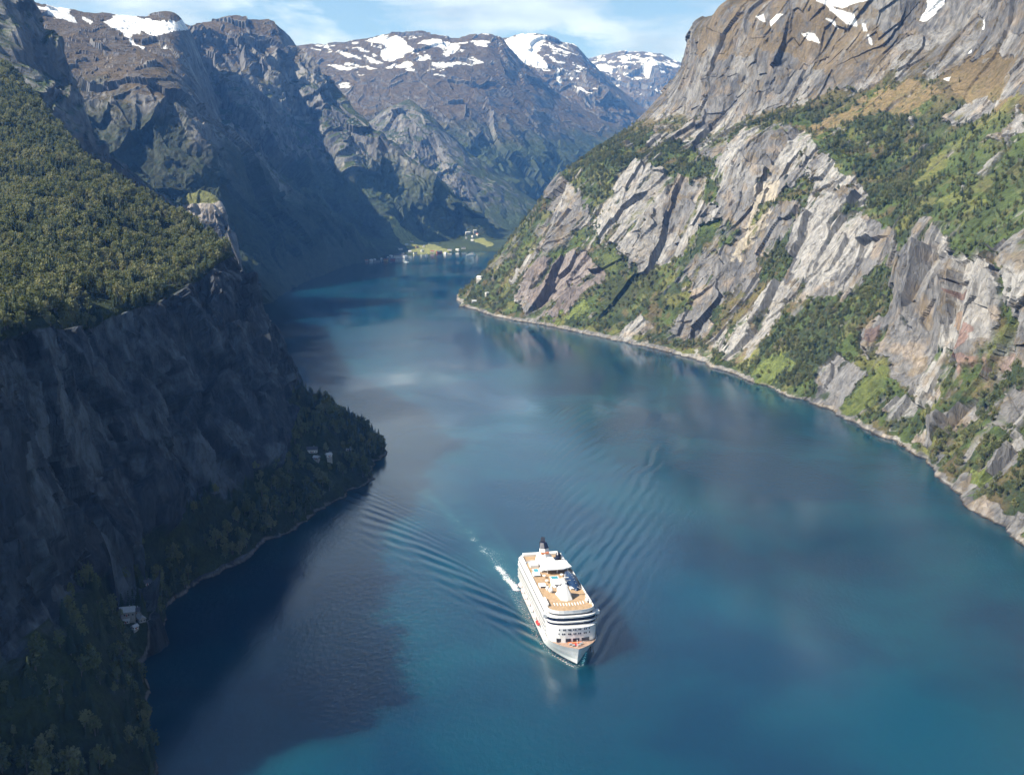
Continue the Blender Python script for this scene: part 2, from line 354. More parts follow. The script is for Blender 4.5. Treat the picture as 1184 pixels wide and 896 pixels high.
    # -- colour
    col = mix(C_ROCK[None, None] + 0 * P, C_LIGHT, sstep(-0.15, 0.45, med + 0.35 * fh + .2 * fh2 + .05)); col = mix(col, C_TAN, 0.55 * sstep(0.1, 0.4, fbm(P, 45, 3, off=20)))
    col = mix(col, C_DARK, 0.75 * sstep(0.12, 0.32, fbm(Qs, 55, 4, .6, off=40)))
    col = mix(col, C_HEATH * 1.0, .55 * sstep(.08, .30, fbm(P, 38, 4, .6, off=120)))
    for p, c, k in (([(684,262),(701,224),(722,190),(731,183),(768,200),(775,225),(760,290),(735,300),(712,285),(688,281)], C_LIGHT * 1.1, .5),
                 ([(935,230),(960,225),(990,245),(1010,265),(1000,300),(960,330),(920,330)], C_LIGHT * 1.12, .7), ([(845,300),(862,270),(880,215),(905,200),(895,250),(870,280)], np.array((.42,.37,.29)), .6),
                 ([(925,335),(908,370),(880,395),(858,412),(832,412),(850,385),(905,330)], C_LIGHT * 1.1, .6),
                 ([(1100,290),(1150,300),(1165,330),(1150,390),(1120,420),(1100,400)], C_LIGHT * 1.05, .7),
                 ([(600,351),(617,317),(661,284),(688,301),(701,314),(688,338),(644,368)], np.array((.17,.14,.135)), .7),
                 ([(1116,421),(1122,395),(1143,376),(1140,402)], C_RED * 1.0, .65), ([(1096,360),(1112,348),(1117,372),(1098,380)], np.array((.22,.15,.10)), .8), ([(1098,335),(1112,330),(1110,348)], C_RED * .8, .7),
                 ([(1108,445),(1130,420),(1160,400),(1168,408),(1140,430),(1115,452)], C_RED * 1.1, .45), ([(1003,405),(1012,385),(1030,378),(1020,405)], C_RED * .5, .6),
                 ([(946,436),(968,405),(1000,436),(970,478)], np.array((.17,.17,.175)), .8), ([(1022,459),(1045,455),(1066,470),(1050,485),(1026,497)], np.array((.2,.2,.2)), .8)):
        m = inpoly(qx, qy, p); col[m] = col[m] * (1 - k) + c * k
    n2 = blur(np.abs(normals(P)[..., 2]), 4); led = sstep(.68, .80, n2 + fine * .12) * (z > 10) * .9; rock = rock * (1 - led)
    veg = mix(C_FLOOR[None, None] + 0 * P, C_SHRUB * 1.15, sstep(-0.2, 0.3, fbm(P, 50, 4, off=50)))
    veg = mix(veg, C_OLIVE, 0.8 * sstep(0.08, 0.3, fbm(P, 80, 4, 0.6, off=60))); veg = mix(veg, C_HEATH * .75, 0.7 * sstep(0.1, 0.3, fbm(P, 60, 4, 0.6, off=66)))
    tree = np.ones_like(z) * 0.55
    hth = sstep(5.2, 6.2, band + nz) ; veg = mix(veg, C_HEATH * .8, hth * .8); tree *= 1 - hth * .85
    for p, c, t, k in (([(916,112),(971,89),(1012,75),(1019,102),(990,100),(930,118),(880,125)], C_HEATH, 0, .9), ([(935,150),(998,119),(1053,95),(1087,105),(1053,130),(1000,130),(955,158)], C_HEATH * 1.35, 0.02, .9),
                 ([(1087,85),(1114,66),(1184,46),(1300,20),(1300,90),(1184,108),(1150,125),(1110,110)], C_HEATH * 1.3, .02, .85), ([(1060,215),(1085,175),(1130,140),(1184,100),(1184,112),(1120,160),(1080,205),(1065,222)], C_OLIVE * 1.25, .05, .8),
                 ([(1085,245),(1115,232),(1145,235),(1120,247)], C_OLIVE * 1.5, .05, .9), ([(1090,150),(1184,130),(1260,120),(1260,260),(1184,270),(1110,285),(1090,250)], C_SHRUB * 1.3, .45, .5),
                 ([(820,300),(860,320),(905,330),(880,360),(840,385),(815,400),(830,350)], C_HEATH * .9, .12, .7), ([(900,345),(925,350),(905,375),(870,405),(845,415)], C_HEATH * 1.1, .05, .8),
                 ([(953,164),(935,152),(900,150),(940,145)], C_HEATH, .1, .8), ([(790,180),(850,148),(872,135),(868,145),(835,170),(800,192)], C_GRASS * .8, .02, .9), ([(830,8),(900,0),(1000,-10),(1010,40),(960,75),(930,60),(860,50),(825,40)], C_HEATH, 0, .8),
                 ([(870,440),(880,425),(910,412),(918,420),(895,440),(878,448)], C_GRASS * 1.1, 0, 1), ([(975,475),(1000,440),(1024,425),(1030,440),(1010,462),(985,485)], C_GRASS * .9, .03, .95), ([(848,418),(870,400),(880,405),(862,420)], C_OLIVE * 1.4, .1, .9),
                 ([(645,373),(660,360),(679,350),(683,358),(667,374)], C_GRASS * 1.2, 0, 1), ([(697,324),(754,311),(760,330),(714,352),(690,350)], C_GRASS * .35, .3, .8), ([(695,300),(712,288),(715,300),(703,312)], C_GRASS * .8, .1, .8),
                 ([(1124,552),(1130,540),(1144,538),(1146,548),(1132,556)], C_GRASS * 1.2, 0, 1), ([(570,330),(590,310),(600,312),(580,340)], C_OLIVE, .3, .7), ([(900,355),(915,342),(922,345),(905,362)], C_GRASS * .8, 0, .8)):
        m = inpoly(qx + fine * 10, qy + fine * 8, p); kk = (k * (.55 + .45 * sstep(-.25, .15, fine[m])))[:, None]; veg[m] = veg[m] * (1 - kk) + c * kk; tree[m] = np.where(t < .25, t + .25 * sstep(.1, .3, nz[m]), t)
    for p, t in ((GREEN[0], 1.5), (GREEN[3], 1.5), (GREEN[5], 1.8), (GREEN[6], 1.3), (GREEN[7], 1.4), (GREEN[1], 1.3), (GREEN[2], 1.4), ([(951,164),(998,130),(1070,138),(1085,170),(1078,195),(1060,220),(1087,245),(1053,278),(1000,240),(985,205)], 1.7), (GREEN[8], 1.2)):
        m = inpoly(qx, qy, p); tree[m] = np.where(tree[m] < .3, tree[m], t)
    grassy = inpoly(qx, qy, [(868,440),(880,425),(910,412),(918,420),(895,440),(878,448)]) | inpoly(qx, qy, [(975,475),(1000,440),(1024,425),(1030,440),(1010,462),(985,485)]) | inpoly(qx, qy, [(645,373),(660,360),(679,350),(683,358),(667,374)]) | inpoly(qx, qy, [(1124,552),(1130,540),(1144,538),(1146,548),(1132,556)])
    rock[grassy] = 0
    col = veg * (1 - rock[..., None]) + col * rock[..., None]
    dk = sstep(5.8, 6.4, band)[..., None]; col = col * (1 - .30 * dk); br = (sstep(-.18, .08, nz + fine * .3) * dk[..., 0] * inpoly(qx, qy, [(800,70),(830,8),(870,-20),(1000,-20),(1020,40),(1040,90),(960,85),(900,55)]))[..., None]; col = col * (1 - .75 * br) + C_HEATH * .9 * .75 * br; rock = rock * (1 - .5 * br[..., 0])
    shl = (sstep(-.25, .1, fbm(P, 55, 3, off=99)) * sstep(3.6, 1.2, z + fine * 11) * sstep(0.2, 1.2, z))[..., None]; col = col * (1 - shl) + np.array((.21, .19, .165)) * shl
    wet = sstep(2.4, 0.8, z + fine * 2)[..., None]; col = col * (1 - .78 * wet)
    snow = np.zeros_like(z)
    for p in ([(945,-5),(960,8),(985,15),(988,28),(975,25),(955,10)], [(1062,22),(1072,8),(1070,-10),(1095,-10),(1080,15),(1068,24)], [(870,18),(880,14),(882,26)], [(888,28),(898,16),(904,16),(890,32)], [(920,36),(935,36),(940,44),(925,42)], [(948,18),(960,22),(963,30)], [(994,25),(999,26),(1001,35),(997,34)], [(1001,38),(1005,42),(1007,51),(1003,48)], [(1132,32),(1140,22),(1138,34)], [(1117,62),(1123,52),(1122,63)], [(1088,90),(1098,86),(1096,93)], [(942,0),(950,-10),(1010,-40),(1005,0),(970,8)]):
        snow[inpoly(px + wx * .15, py + wy * .15, p)] = 1
    col = mix(col, C_SNOW, snow); rock = rock * (1 - snow)
    tree = tree * (rock < 0.35) * (snow < .5) * sstep(3, 9, P[..., 2]) * (band < 6.3) * (0.55 + 1.1 * sstep(-.25, .2, fbm(P, 45, 3, off=77)))
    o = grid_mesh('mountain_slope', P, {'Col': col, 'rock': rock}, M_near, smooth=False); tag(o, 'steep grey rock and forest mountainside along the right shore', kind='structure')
    FORESTS['right'] = (P, tree, veg)
    return o

# ---- the dark cliff on the left with the wooded shelf on top
def mixed(sh, n, spec):
    S = PZ(*sh) if len(sh) == 2 else np.array(sh, float); n = np.array(n, float); n /= np.linalg.norm(n)
    rows = [np.array([S[0] - n[0] * 40, S[1] - n[1] * 40, -45.0]), S]
    for p in spec:
        if p[0] == 'w': rows.append(np.array(p[1:], float))
        elif len(p) == 3: rows.append(PY(*p))
        else: rows.append(PP(p[0], p[1], S, n))
    return rows
def W(*a): return ('w',) + a
cL = [
 mixed((-300, 250, 0), (-1, 0), [W(-370, 250, 50), W(-440, 260, 130), W(-520, 270, 260), W(-640, 300, 310), W(-780, 330, 330), W(-950, 360, 350), W(-1100, 400, 330), W(-1400, 450, 300)]),
 mixed((205, 1000), (-1, 0), [W(-330, 540, 50), W(-385, 550, 120), W(-470, 600, 262), W(-600, 700, 280), W(-760, 800, 310), W(-920, 1000, 360), W(-1100, 1050, 340), W(-1400, 1100, 300)]),
 mixed((186, 900), (-.9, .3), [(108, 790), (30, 650), (-70, 420), (-90, 360, 1000), (-85, 262, 1500), (-80, 110, 2300), W(-1350, 2650, 420), W(-1600, 2900, 200)]),
 mixed((165, 830), (-.75, .66), [(108, 720), (55, 590), (-5, 392), (-10, 330, 1100), (-10, 230, 1650), (0, 75, 2550), W(-1300, 2750, 560), W(-1400, 2950, 200)]),
 mixed((164, 765), (-.75, .66), [(120, 670), (85, 575), (38, 378), (20, 320, 1150), (20, 232, 1620), (35, 106, 2420), W(-1180, 2620, 480), W(-1300, 2850, 180)]),
 mixed((212, 689), (-.8, .6), [(178, 612), (145, 525), (102, 373), (80, 312, 1230), (85, 254, 1520), (98, 183, 1980), W(-900, 2250, 340), W(-1050, 2500, 120)]),
 mixed((300, 635), (-.85, .5), [(258, 575), (222, 490), (165, 352), (140, 312, 1320), (140, 270, 1530), (142, 212, 1860), W(-760, 2080, 300), W(-900, 2300, 100)]),
 mixed((390, 582), (-.9, .4), [(345, 535), (298, 455), (218, 328), (190, 304, 1430), (190, 278, 1570), (190, 240, 1780), W(-640, 1960, 260), W(-780, 2120, 90)]),
 mixed((428, 550), (-.97, .2), [(384, 508), (322, 455), (250, 302), (238, 294, 1500), (232, 282, 1570), (225, 262, 1680), W(-560, 1860, 250), W(-700, 2000, 90)]),
 mixed((444, 521), (-1, 0), [(398, 484), (336, 448), (262, 306), (256, 296, 1550), (253, 288, 1590), (248, 277, 1650), W(-480, 1790, 240), W(-720, 1920, 110)]),
 mixed((-225, 1640, 0), (-.9, -.4), [W(-275, 1620, 30), W(-345, 1600, 85), W(-425, 1600, 220), W(-445, 1600, 270), W(-450, 1605, 285), W(-460, 1620, 280), W(-500, 1800, 200), W(-700, 1900, 90)]),
 mixed((-400, 1760, 0), (-.5, -.8), [W(-430, 1740, 30), W(-450, 1720, 80), W(-470, 1690, 170), W(-475, 1680, 210), W(-485, 1680, 225), W(-500, 1690, 230), W(-560, 1800, 180), W(-700, 1860, 70)]),
 mixed((-800, 2000, 0), (-.5, -.8), [W(-810, 1980, 20), W(-820, 1960, 40), W(-830, 1930, 80), W(-840, 1920, 90), W(-850, 1900, 100), W(-870, 1890, 110), W(-900, 1890, 100), W(-950, 1880, 60)]),
]
def build_left():
    rc = [6, 90, 90, 150, 50, 60, 70, 20, 8]; cc_ = [10, 50, 60, 60, 90, 110, 110, 80, 80, 50, 20, 10]
    P = loft(cL, rc, cc_, 0.45, 0.85); P0 = P.copy(); n = normals(P); n = np.where((n[..., 2:3] < 0), -n, n)
    band = loft(np.array([[[k, 0, 0] for k in range(10)]] * len(cL)), rc, cc_, 0, 0)[..., 0]
    z = P[..., 2]; px, py = proj(P)
    Qs = P * np.array([1, 1, 0.3]); wv = np.stack([fbm(P, 70, 3), fbm(P, 70, 3, off=9), fbm(P, 70, 3, off=19)], -1)
    amp = sstep(0, 50, z); nz = fbm(P, 60, 4, .6)
    rock_p = np.interp(band, [0, 1, 1.05, 1.1, 1.7, 2.2, 2.9, 3.9, 4.02, 10], [1, 1, .9, .05, .15, .75, 1.2, 1.2, .05, 0])
    rock_p = np.where((px > 250) & (band < 2.9), rock_p - 0.25 * sstep(250, 330, px) , rock_p)
    rock_p = np.where(band < 2.6, rock_p - 0.6 * sstep(640, 720, py + nz * 60) * sstep(250, 100, px), rock_p)
    rock_p = np.where((px > 318) & (band < 4), rock_p - .9 * sstep(318, 345, px), rock_p)
    rock = sstep(0.4, 0.6, rock_p + nz * .6 - .03)
    fa, fh = facets(Qs + wv * 14, 80, 5.3, 1.2); fb, fh2 = facets(Qs + wv * 3, 30, 2.7, 1.3); fine = fbm(P, 15, 4, .6)
    cliff = sstep(1.6, 2.4, band) * sstep(4.3, 3.9, band)
    d = (ridged(Qs, 150, 2, .4) - .3) * 22 * cliff + fbm(P, 200, 3) * 16 * (band < 6.5)
    fc, fh3 = facets(P * np.array([1, 1, .5]), 12, 2.9, 1.3); led = fc * 2.2
    cv = sstep(.80, .95, ridged(Qs, 85, 3, .5, off=83)) * -10
    P = P + n * ((d + (fa * 20 + fb * 9 + led + cv) * rock + fine * 2) * amp)[..., None]
    P[..., 2] = np.where(band <= 1.0, np.minimum(P0[..., 2], 0), np.maximum(P[..., 2], P0[..., 2] * 0.35))
    shoreline(P, P0, z); pads(P, px, py, band < 3, [(153, 713, 17), (170, 676, 7), (366, 526, 15), (380, 528, 8), (403, 521, 7)])
    col = mix(C_ROCK * np.array((.42, .50, .62)) + 0 * P, C_LIGHT * np.array((.58, .68, .80)), sstep(-.25, .45, fbm(P * np.array([1, 1, .6]), 22, 5, .65, off=3) + .2 * fh + .25 * fh2)); col = mix(col, C_DARK * .6, .85 * sstep(.05, .25, fbm(Qs, 34, 5, .65, off=13)))  # rock toned darker and bluer than elsewhere, painting in the cliff's shade
    veg = mix(C_FLOOR + 0 * P, C_SHRUB * .8, sstep(-.2, .3, nz))
    n2 = blur(np.abs(normals(P)[..., 2]), 3); rock = rock * (1 - .9 * sstep(.76, .88, n2) * (z > 8))
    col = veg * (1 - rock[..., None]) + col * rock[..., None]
    shl = (sstep(3.0, 1.5, z + fine * 4) * sstep(0.2, 1.2, z))[..., None]; col = col * (1 - shl) + np.array((.20, .185, .17)) * shl
    col = col * (1 - .6 * sstep(1.0, 0.0, z)[..., None])
    tree = (rock < .4) * sstep(2, 6, P[..., 2]) * 1.5 * np.where((band > 2.4) & (band < 3.95), .3, 1.0) * (0.12 + 1.35 * sstep(-.22, .18, fbm(P, 30, 3, off=7))) * (1 - .6 * inpoly(px, py, [(140,700),(172,700),(172,740),(140,735)])) * (1 - .9 * inpoly(px, py, [(345,515),(385,515),(392,545),(355,545)]))
    o = grid_mesh('cliff', P, {'Col': col, 'rock': rock}, M_shade_toned, smooth=False); tag(o, 'dark shaded cliff with a wooded shelf on top at left', kind='structure')
    FORESTS['left'] = (P, tree, veg); return o

# ---- mountains beyond
def simple_mass(name, label, ctrl, rc, cc_, A, wl, mat, colf, st=0.35, tr=.5, tcn=.9, shore_row=1, fac=0.8, extra=None):
    P = loft(ctrl, rc, cc_, tr, tcn); P0 = P.copy(); n = normals(P); n = np.where((n[..., 2:3] < 0), -n, n)
    nrow = len(ctrl[0]); band = loft(np.array([[[k, 0, 0] for k in range(nrow)]] * len(ctrl)), rc, cc_, 0, 0)[..., 0]
    z = P[..., 2]; px, py = proj(P); Qs = P * np.array([1, 1, st])
    wv = np.stack([fbm(P, wl, 3), fbm(P, wl, 3, off=9), fbm(P, wl, 3, off=19)], -1)
    amp = sstep(5, wl * .35, z)
    fa, fh = facets(Qs + wv * wl * .2, wl * .6, 1.3, 1.2); fb, fh2 = facets(Qs + wv * wl * .1, wl * .22, 2.3, 1.2)
    rgh = (ridged(Qs, wl, 5, .55) - .35) * A + (fa * fac + fb * fac * .4) * A * .8 + fbm(P, wl * .3, 4, .6) * A * .25
    damp = extra(px, py, band, P) if extra else 1.0
    P = P + n * (rgh * amp * damp)[..., None]
    if wl < 500: shoreline(P, P0, z)
    P[..., 2] = np.where(z <= 0.5, P0[..., 2], np.maximum(P[..., 2], np.minimum(P0[..., 2], 3)))
    slope = normals(P)[..., 2]; slope = np.abs(slope)
    col, rock = colf(P, px, py, band, slope, fh, Qs)
    o = grid_mesh(name, P, {'Col': col, 'rock': rock}, mat, smooth=False); tag(o, label, kind='structure'); return o, P, px, py, band, rock

def far_col(snowpolys, heath=400, seed=0, treeline=330, snowz=1e9, greens=(), dark=None):
    def f(P, px, py, band, slope, fh, Qs):
        z = P[..., 2]; a = fbm(P, 240, 5, .6, off=seed); b = fbm(Qs, 120, 4, .6, off=seed + 5); c = fbm(P, 60, 3, .6, off=seed + 8)
        col = mix(C_ROCK * .85 + 0 * P, C_LIGHT * .8, sstep(-.2, .35, b + .3 * fh)); col = mix(col, C_DARK, .7 * sstep(.0, .3, fbm(Qs, 90, 4, .6, off=seed + 11)))
        steep = sstep(.78, .62, slope + a * .15)
        h = sstep(heath - 150, heath + 150, z + a * 300)
        veg = mix(C_FLOOR * 1.1 + 0 * P, C_SHRUB * .8, sstep(-.2, .3, a)); veg = mix(veg, C_HEATH * .62, h); 
        veg = mix(veg, C_ROCK * .75, .65 * sstep(0, .3, c) * h)
        rock = np.clip(steep + 0 * z, 0, 1) * (1 - .85 * (1 - sstep(treeline - 200, treeline, z + a * 200)))
        col = veg * (1 - rock[..., None]) + col * rock[..., None]
        if dark: wood_shade = (sstep(dark[0], dark[0] - .6, band + a) * dark[1]); rock = rock * (1 - wood_shade); col = mix(col, C_FLOOR * .8, wood_shade)  # wooded lower slope, also darkened in colour to stand in for shade
        jx = px + a * 5 + c * 3; jy = py + fbm(P, 240, 4, .6, off=seed + 33) * 3 + c * 1.5
        for p in greens:
            m = inpoly(jx, jy, p); col[m] = np.array((.24, .25, .085)); rock[m] = 0
        sn = np.zeros_like(z)
        for p in snowpolys: sn[inpoly(jx, jy, p)] = 1
        sn = np.maximum(sn, (fbm(P * np.array([1, 1, 2.0]), 190, 4, .6, off=seed + 51) + (z - snowz) / 3200 > .40) & (slope > .70) & (z > snowz))
        col = mix(col, C_SNOW, sn); rock = rock * (1 - sn)
        return col, rock
    return f

def ridge_ctrl(ridge, front, mid=0.5, back=(300, 300), bulge=0.0):
    """ridge points; front (dx, dy) per unit height down to the foot; a closed long hill"""
    out_ = []
    for r, fr in zip(ridge, front):
        r = np.array(r, float); h = max(r[2], 5.0); f = np.array([fr[0] * h, fr[1] * h])
        foot = np.array([r[0] + f[0], r[1] + f[1], 0]); m1 = r * (1 - mid) + foot * mid; m1[2] += bulge * h
        bk = np.array([r[0] + back[0] * min(1, h / 200), r[1] + back[1] * min(1, h / 200), r[2] * .55]); bk2 = np.array([r[0] + 2.2 * back[0] * min(1, h / 200), r[1] + 2.2 * back[1] * min(1, h / 200), -40])
        out_.append([np.array([foot[0] + fr[0] * 20, foot[1] + fr[1] * 20, -45.]), foot, m1 * .5 + foot * .5, m1, r * .5 + m1 * .5, r, bk, bk2])
    return out_

def build_far():
    # shaded wall behind the left cliff, ending in a low point
    rg = [PY(-170, -180, 3000), PY(-60, -110, 3000), PY(30, 0, 3000), PY(48, 42, 3000), PY(72, 92, 3000), PY(102, 152, 2990), PY(150, 196, 2970), PY(203, 236, 2950), PY(222, 226, 2940), PY(243, 228, 2930), PY(262, 262, 2910), PY(282, 325, 2890), PY(296, 362, 2875), PZ(315, 371, 1.0)]
    fr = [(.55, -.35)] * 9 + [(.45, -.3), (.4, -.3), (.35, -.3), (.4, -.5), (.5, -1)]
    ctrl = ridge_ctrl(rg, fr, back=(-260, 260))
    def cf(P, px, py, band, slope, fh, Qs):
        a = fbm(P, 90, 4, .6); rock = sstep(.75, .5, slope + a * .3); z = P[..., 2]
        col = mix(C_ROCK * .8 + 0 * P, C_LIGHT * .8, sstep(-.1, .4, a)); veg = mix(C_FLOOR + 0 * P, C_SHRUB, sstep(-.2, .3, a))
        g = inpoly(px, py, [(208,238),(214,226),(245,224),(258,236),(240,236)]); rock[g] = 0; veg[g] = (.16, .17, .06)
        lit_knob = inpoly(px + a * 6, py, [(212,238),(255,236),(262,262),(240,255)]); rock[lit_knob] = 1; col[lit_knob] = (.42, .38, .34)  # knob rock painted pale and warm to look sunlit
        s = (sstep(4, 2, z) * sstep(-3, .5, z))[..., None]
        c = veg * (1 - rock[..., None]) + col * rock[..., None]; return c * (1 - s) + np.array((.4, .37, .33)) * s, rock
    simple_mass('mountain_spur', 'shaded wall of rock falling to a low point behind the left cliff', ctrl, [3, 30, 40, 40, 40, 14, 10], [8, 20, 20, 30, 30, 30, 30, 24, 16, 24, 30, 24, 14], 26, 170, M_mid, cf,
                extra=lambda px, py, b, P: (np.where(b > 4.6, .45, 1.0) * sstep(330, 280, px)))
    # long shaded mountainside with brown tops
    def c3(sh, *pts):
        S = PZ(*sh) if len(sh) == 2 else np.array(sh, float); rows = [S + np.array([40, -20, -45]), S]
        for p in pts: rows.append(PY(*p) if len(p) == 3 else np.array(p[1:], float))
        l = rows[-1]; rows.append(l + np.array([-300, 500, -250])); rows.append(l + np.array([-500, 1100, -900])); return rows
    ctrl = [
     c3((-2600, 2900, 0), (-260, 230, 3400), (-220, 130, 3600), (-200, 50, 3850), (-180, 0, 4500), (-180, -40, 5200)),
     c3((-1900, 2950, 0), (-60, 250, 3450), (-30, 150, 3650), (-20, 70, 3850), (-20, 15, 4500), (-10, 0, 5200)),
     c3((-1450, 3050, 0), (60, 260, 3450), (60, 180, 3650), (62, 92, 3850), (60, 45, 4500), (40, 8, 5300)),
     c3((-1150, 3080, 0), (140, 280, 3400), (130, 190, 3650), (122, 104, 3900), (110, 50, 4600), (95, 17, 5400)),
     c3((-960, 3120, 0), (210, 290, 3400), (200, 190, 3650), (190, 92, 3950), (170, 55, 4700), (150, 22, 5500)),
     c3((300, 353), (270, 285, 3480), (252, 205, 3720), (232, 128, 3980), (212, 70, 4750), (205, 22, 5600)),
     c3((326, 341), (305, 290, 3740), (290, 230, 3950), (272, 162, 4150), W(-1300, 4900, 520), W(-1500, 5600, 700)),
     c3((350, 328), (335, 292, 4020), (320, 245, 4180), (303, 196, 4330), W(-1150, 4850, 420), W(-1300, 5400, 500)),
     c3((400, 308), (392, 286, 4620), (382, 266, 4700), (368, 243, 4780), W(-900, 5000, 200), W(-1050, 5300, 260)),
     c3((428, 302), (424, 292, 4860), (420, 285, 4900), (412, 273, 4960), W(-760, 5100, 60), W(-900, 5300, 60)),
     c3((449, 297.5), (447, 296, 4975), (446, 294.5, 5000), (443, 292, 5050), W(-640, 5120, 10), W(-700, 5200, 8)),
    ]
    sn3 = [[(118,24),(140,19),(165,24),(205,26),(235,24),(228,34),(200,38),(182,44),(172,40),(150,45),(140,40),(168,55),(164,56),(135,38)], [(30,10),(50,12),(66,8),(82,15),(70,24),(55,20),(36,16)], [(92,20),(108,28),(104,30),(94,24)], [(180,56),(192,51),(196,55)], [(62,24),(80,18),(88,28)], [(236,34),(252,32),(245,37)]]
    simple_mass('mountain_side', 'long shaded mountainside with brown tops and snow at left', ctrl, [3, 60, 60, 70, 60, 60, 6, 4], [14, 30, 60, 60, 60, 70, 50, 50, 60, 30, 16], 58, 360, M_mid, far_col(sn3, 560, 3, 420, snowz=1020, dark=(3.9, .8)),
                extra=lambda px, py, b, P: np.interp(b, [0, 3.6, 4.2, 9], [1, 1, .4, .3]))
    # rounded peak with lit rock ribs
    def c4(*pts):
        rows = [PY(*p) if p[0] != 'w' else np.array(p[1:], float) for p in pts]; l = rows[-1]; rows.append(l + np.array([-200, 500, -150])); rows.append(l + np.array([-300, 1100, -900])); f = rows[0]
        return [f + np.array([60, -150, -60])] + rows
    ctrl = [
     c4((200, 290, 4500), (200, 240, 4800), (190, 180, 5100), (180, 90, 5500), (165, 25, 5900)),
     c4((270, 290, 4700), (270, 225, 5000), (250, 150, 5300), (238, 82, 5700), (225, 26, 6200)),
     c4((320, 295, 4900), (325, 240, 5150), (310, 160, 5450), (290, 85, 5900), (292, 22, 6400)),
     c4((380, 296, 5000), (372, 250, 5300), (348, 175, 5600), (316, 88, 6050), (325, 31, 6450)),
     c4((425, 297, 5050), (412, 262, 5480), (378, 184, 5750), (338, 100, 6100), (350, 62, 6500)),
     c4((455, 296, 5080), (448, 274, 5400), (412, 205, 5650), (375, 135, 5950), (386, 101, 6250)),
     c4((485, 294, 5160), (476, 280, 5480), (450, 228, 5700), (420, 165, 5850), (430, 141, 6000)),
     c4((515, 291, 5280), (505, 279, 5600), (485, 244, 5700), (460, 194, 5800), (470, 179, 5880)),
     c4((540, 289, 5370), (532, 277, 5700), (520, 256, 5760), (502, 224, 5800), (508, 214, 5850)),
     c4((565, 288, 5410), (560, 277, 5720), (556, 268, 5780), (546, 254, 5820), (548, 247, 5850)),
     c4((600, 287, 5450), (596, 276, 5900), (594, 273, 6100), (592, 270, 6500), (592, 268, 6700)),
     c4((720, 286, 5480), (720, 276, 6000), (720, 272, 6300), (720, 268, 6700), (720, 266, 6900)),
    ]
    fields = [[(440,262),(462,265),(480,275),(497,282),(520,288),(522,294),(500,299),(488,300),(478,296),(470,285),(455,276)], [(545,278),(560,276),(572,284),(560,286)], [(423,299),(432,298),(445,302),(430,306)]]
    simple_mass('mountain_peak', 'rounded peak with sunlit rock ribs above the far village', ctrl, [4, 40, 60, 70, 50, 6, 4], [20, 50, 50, 60, 60, 60, 50, 50, 40, 30, 20], 95, 480, M_mid, far_col([], 900, 21, 520, greens=fields),
                extra=lambda px, py, b, P: np.where(b < 1.9, .12, np.where(b > 4.6, .35, 1.0)))
    # snow-streaked mountain closing the valley
    ctrl = [
     c4((300, 285, 6600), (290, 240, 7300), (290, 170, 8100), (290, 95, 9000), (290, 62, 10000)),
     c4((370, 285, 6600), (360, 240, 7300), (355, 165, 8100), (350, 90, 9000), (358, 52, 10000)),
     c4((430, 285, 6600), (420, 235, 7300), (425, 160, 8100), (425, 85, 9000), (432, 42, 10000)),
     c4((480, 285, 6600), (478, 230, 7300), (480, 158, 8200), (480, 85, 9000), (482, 38, 10100)),
     c4((520, 286, 6700), (520, 235, 7400), (520, 160, 8200), (520, 85, 9100), (524, 45, 10100)),
     c4((560, 286, 6800), (565, 235, 7500), (562, 165, 8300), (560, 92, 9200), (572, 44, 10200)),
     c4((600, 285, 6900), (610, 240, 7700), (612, 180, 8500), (608, 120, 9300), (606, 76, 10200)),
     c4((640, 283, 7000), (655, 240, 8000), (660, 195, 8800), (660, 150, 9500), (660, 118, 10300)),
     c4((690, 280, 7200), (710, 240, 8300), (715, 205, 9000), (718, 175, 9700), (720, 150, 10400)),
     c4((780, 280, 7300), (790, 240, 8500), (795, 215, 9200), (800, 195, 9900), (800, 180, 10500)),
    ]
    sn4 = [[(423,45),(440,42),(465,43),(470,52),(478,60),(455,66),(445,68),(440,60),(447,55)], [(480,52),(500,49),(528,50),(532,55),(525,62),(515,68),(512,64),(520,58),(500,56)], [(420,64),(433,68),(445,72),(428,72)], [(484,68),(495,64),(498,68),(488,72)], [(498,78),(515,72),(533,70),(530,76),(512,82)], [(445,78),(455,72),(475,72),(478,76),(460,78),(450,84)],
           [(360,58),(378,56),(382,59),(365,60)], [(385,62),(405,64),(418,68),(405,68)], [(375,74),(395,76),(408,80),(395,81)], [(392,98),(405,100),(406,104),(395,103)], [(462,82),(475,79),(478,82),(465,84)], [(398,57),(430,58),(425,60)], [(408,47),(414,46),(414,52),(409,52)], [(420,75),(440,79),(442,82),(426,80)]]
    simple_mass('snowy_mountain', 'brown mountain streaked with snow closing the valley', ctrl, [4, 60, 70, 80, 60, 6, 4], [30, 50, 50, 40, 40, 40, 40, 40, 30], 88, 640, M_far, far_col(sn4, 720, 31, 760, snowz=1050),
                extra=lambda px, py, b, P: np.interp(b, [0, 3, 3.6, 9], [1, 1, .4, .25]))
    # rib standing out of it
    rg = [PY(432, 140, 7900), PY(455, 122, 7750), PY(474, 118, 7600), PY(492, 138, 7450), PY(515, 172, 7300), PY(540, 212, 7150), PY(562, 244, 7050), PY(585, 266, 6950)]
    ctrl = ridge_ctrl(rg, [(-.45, -.9)] * 8, back=(420, 160), mid=.5)
    simple_mass('mountain_rib', 'rocky rib with one side in shade below the snowy mountain', ctrl, [3, 20, 30, 30, 30, 30, 6], [24, 24, 24, 30, 30, 24, 16], 40, 260, M_mid, far_col([], 900, 41, 300), extra=lambda px, py, b, P: np.where(b > 4.6, .35, 1.0))
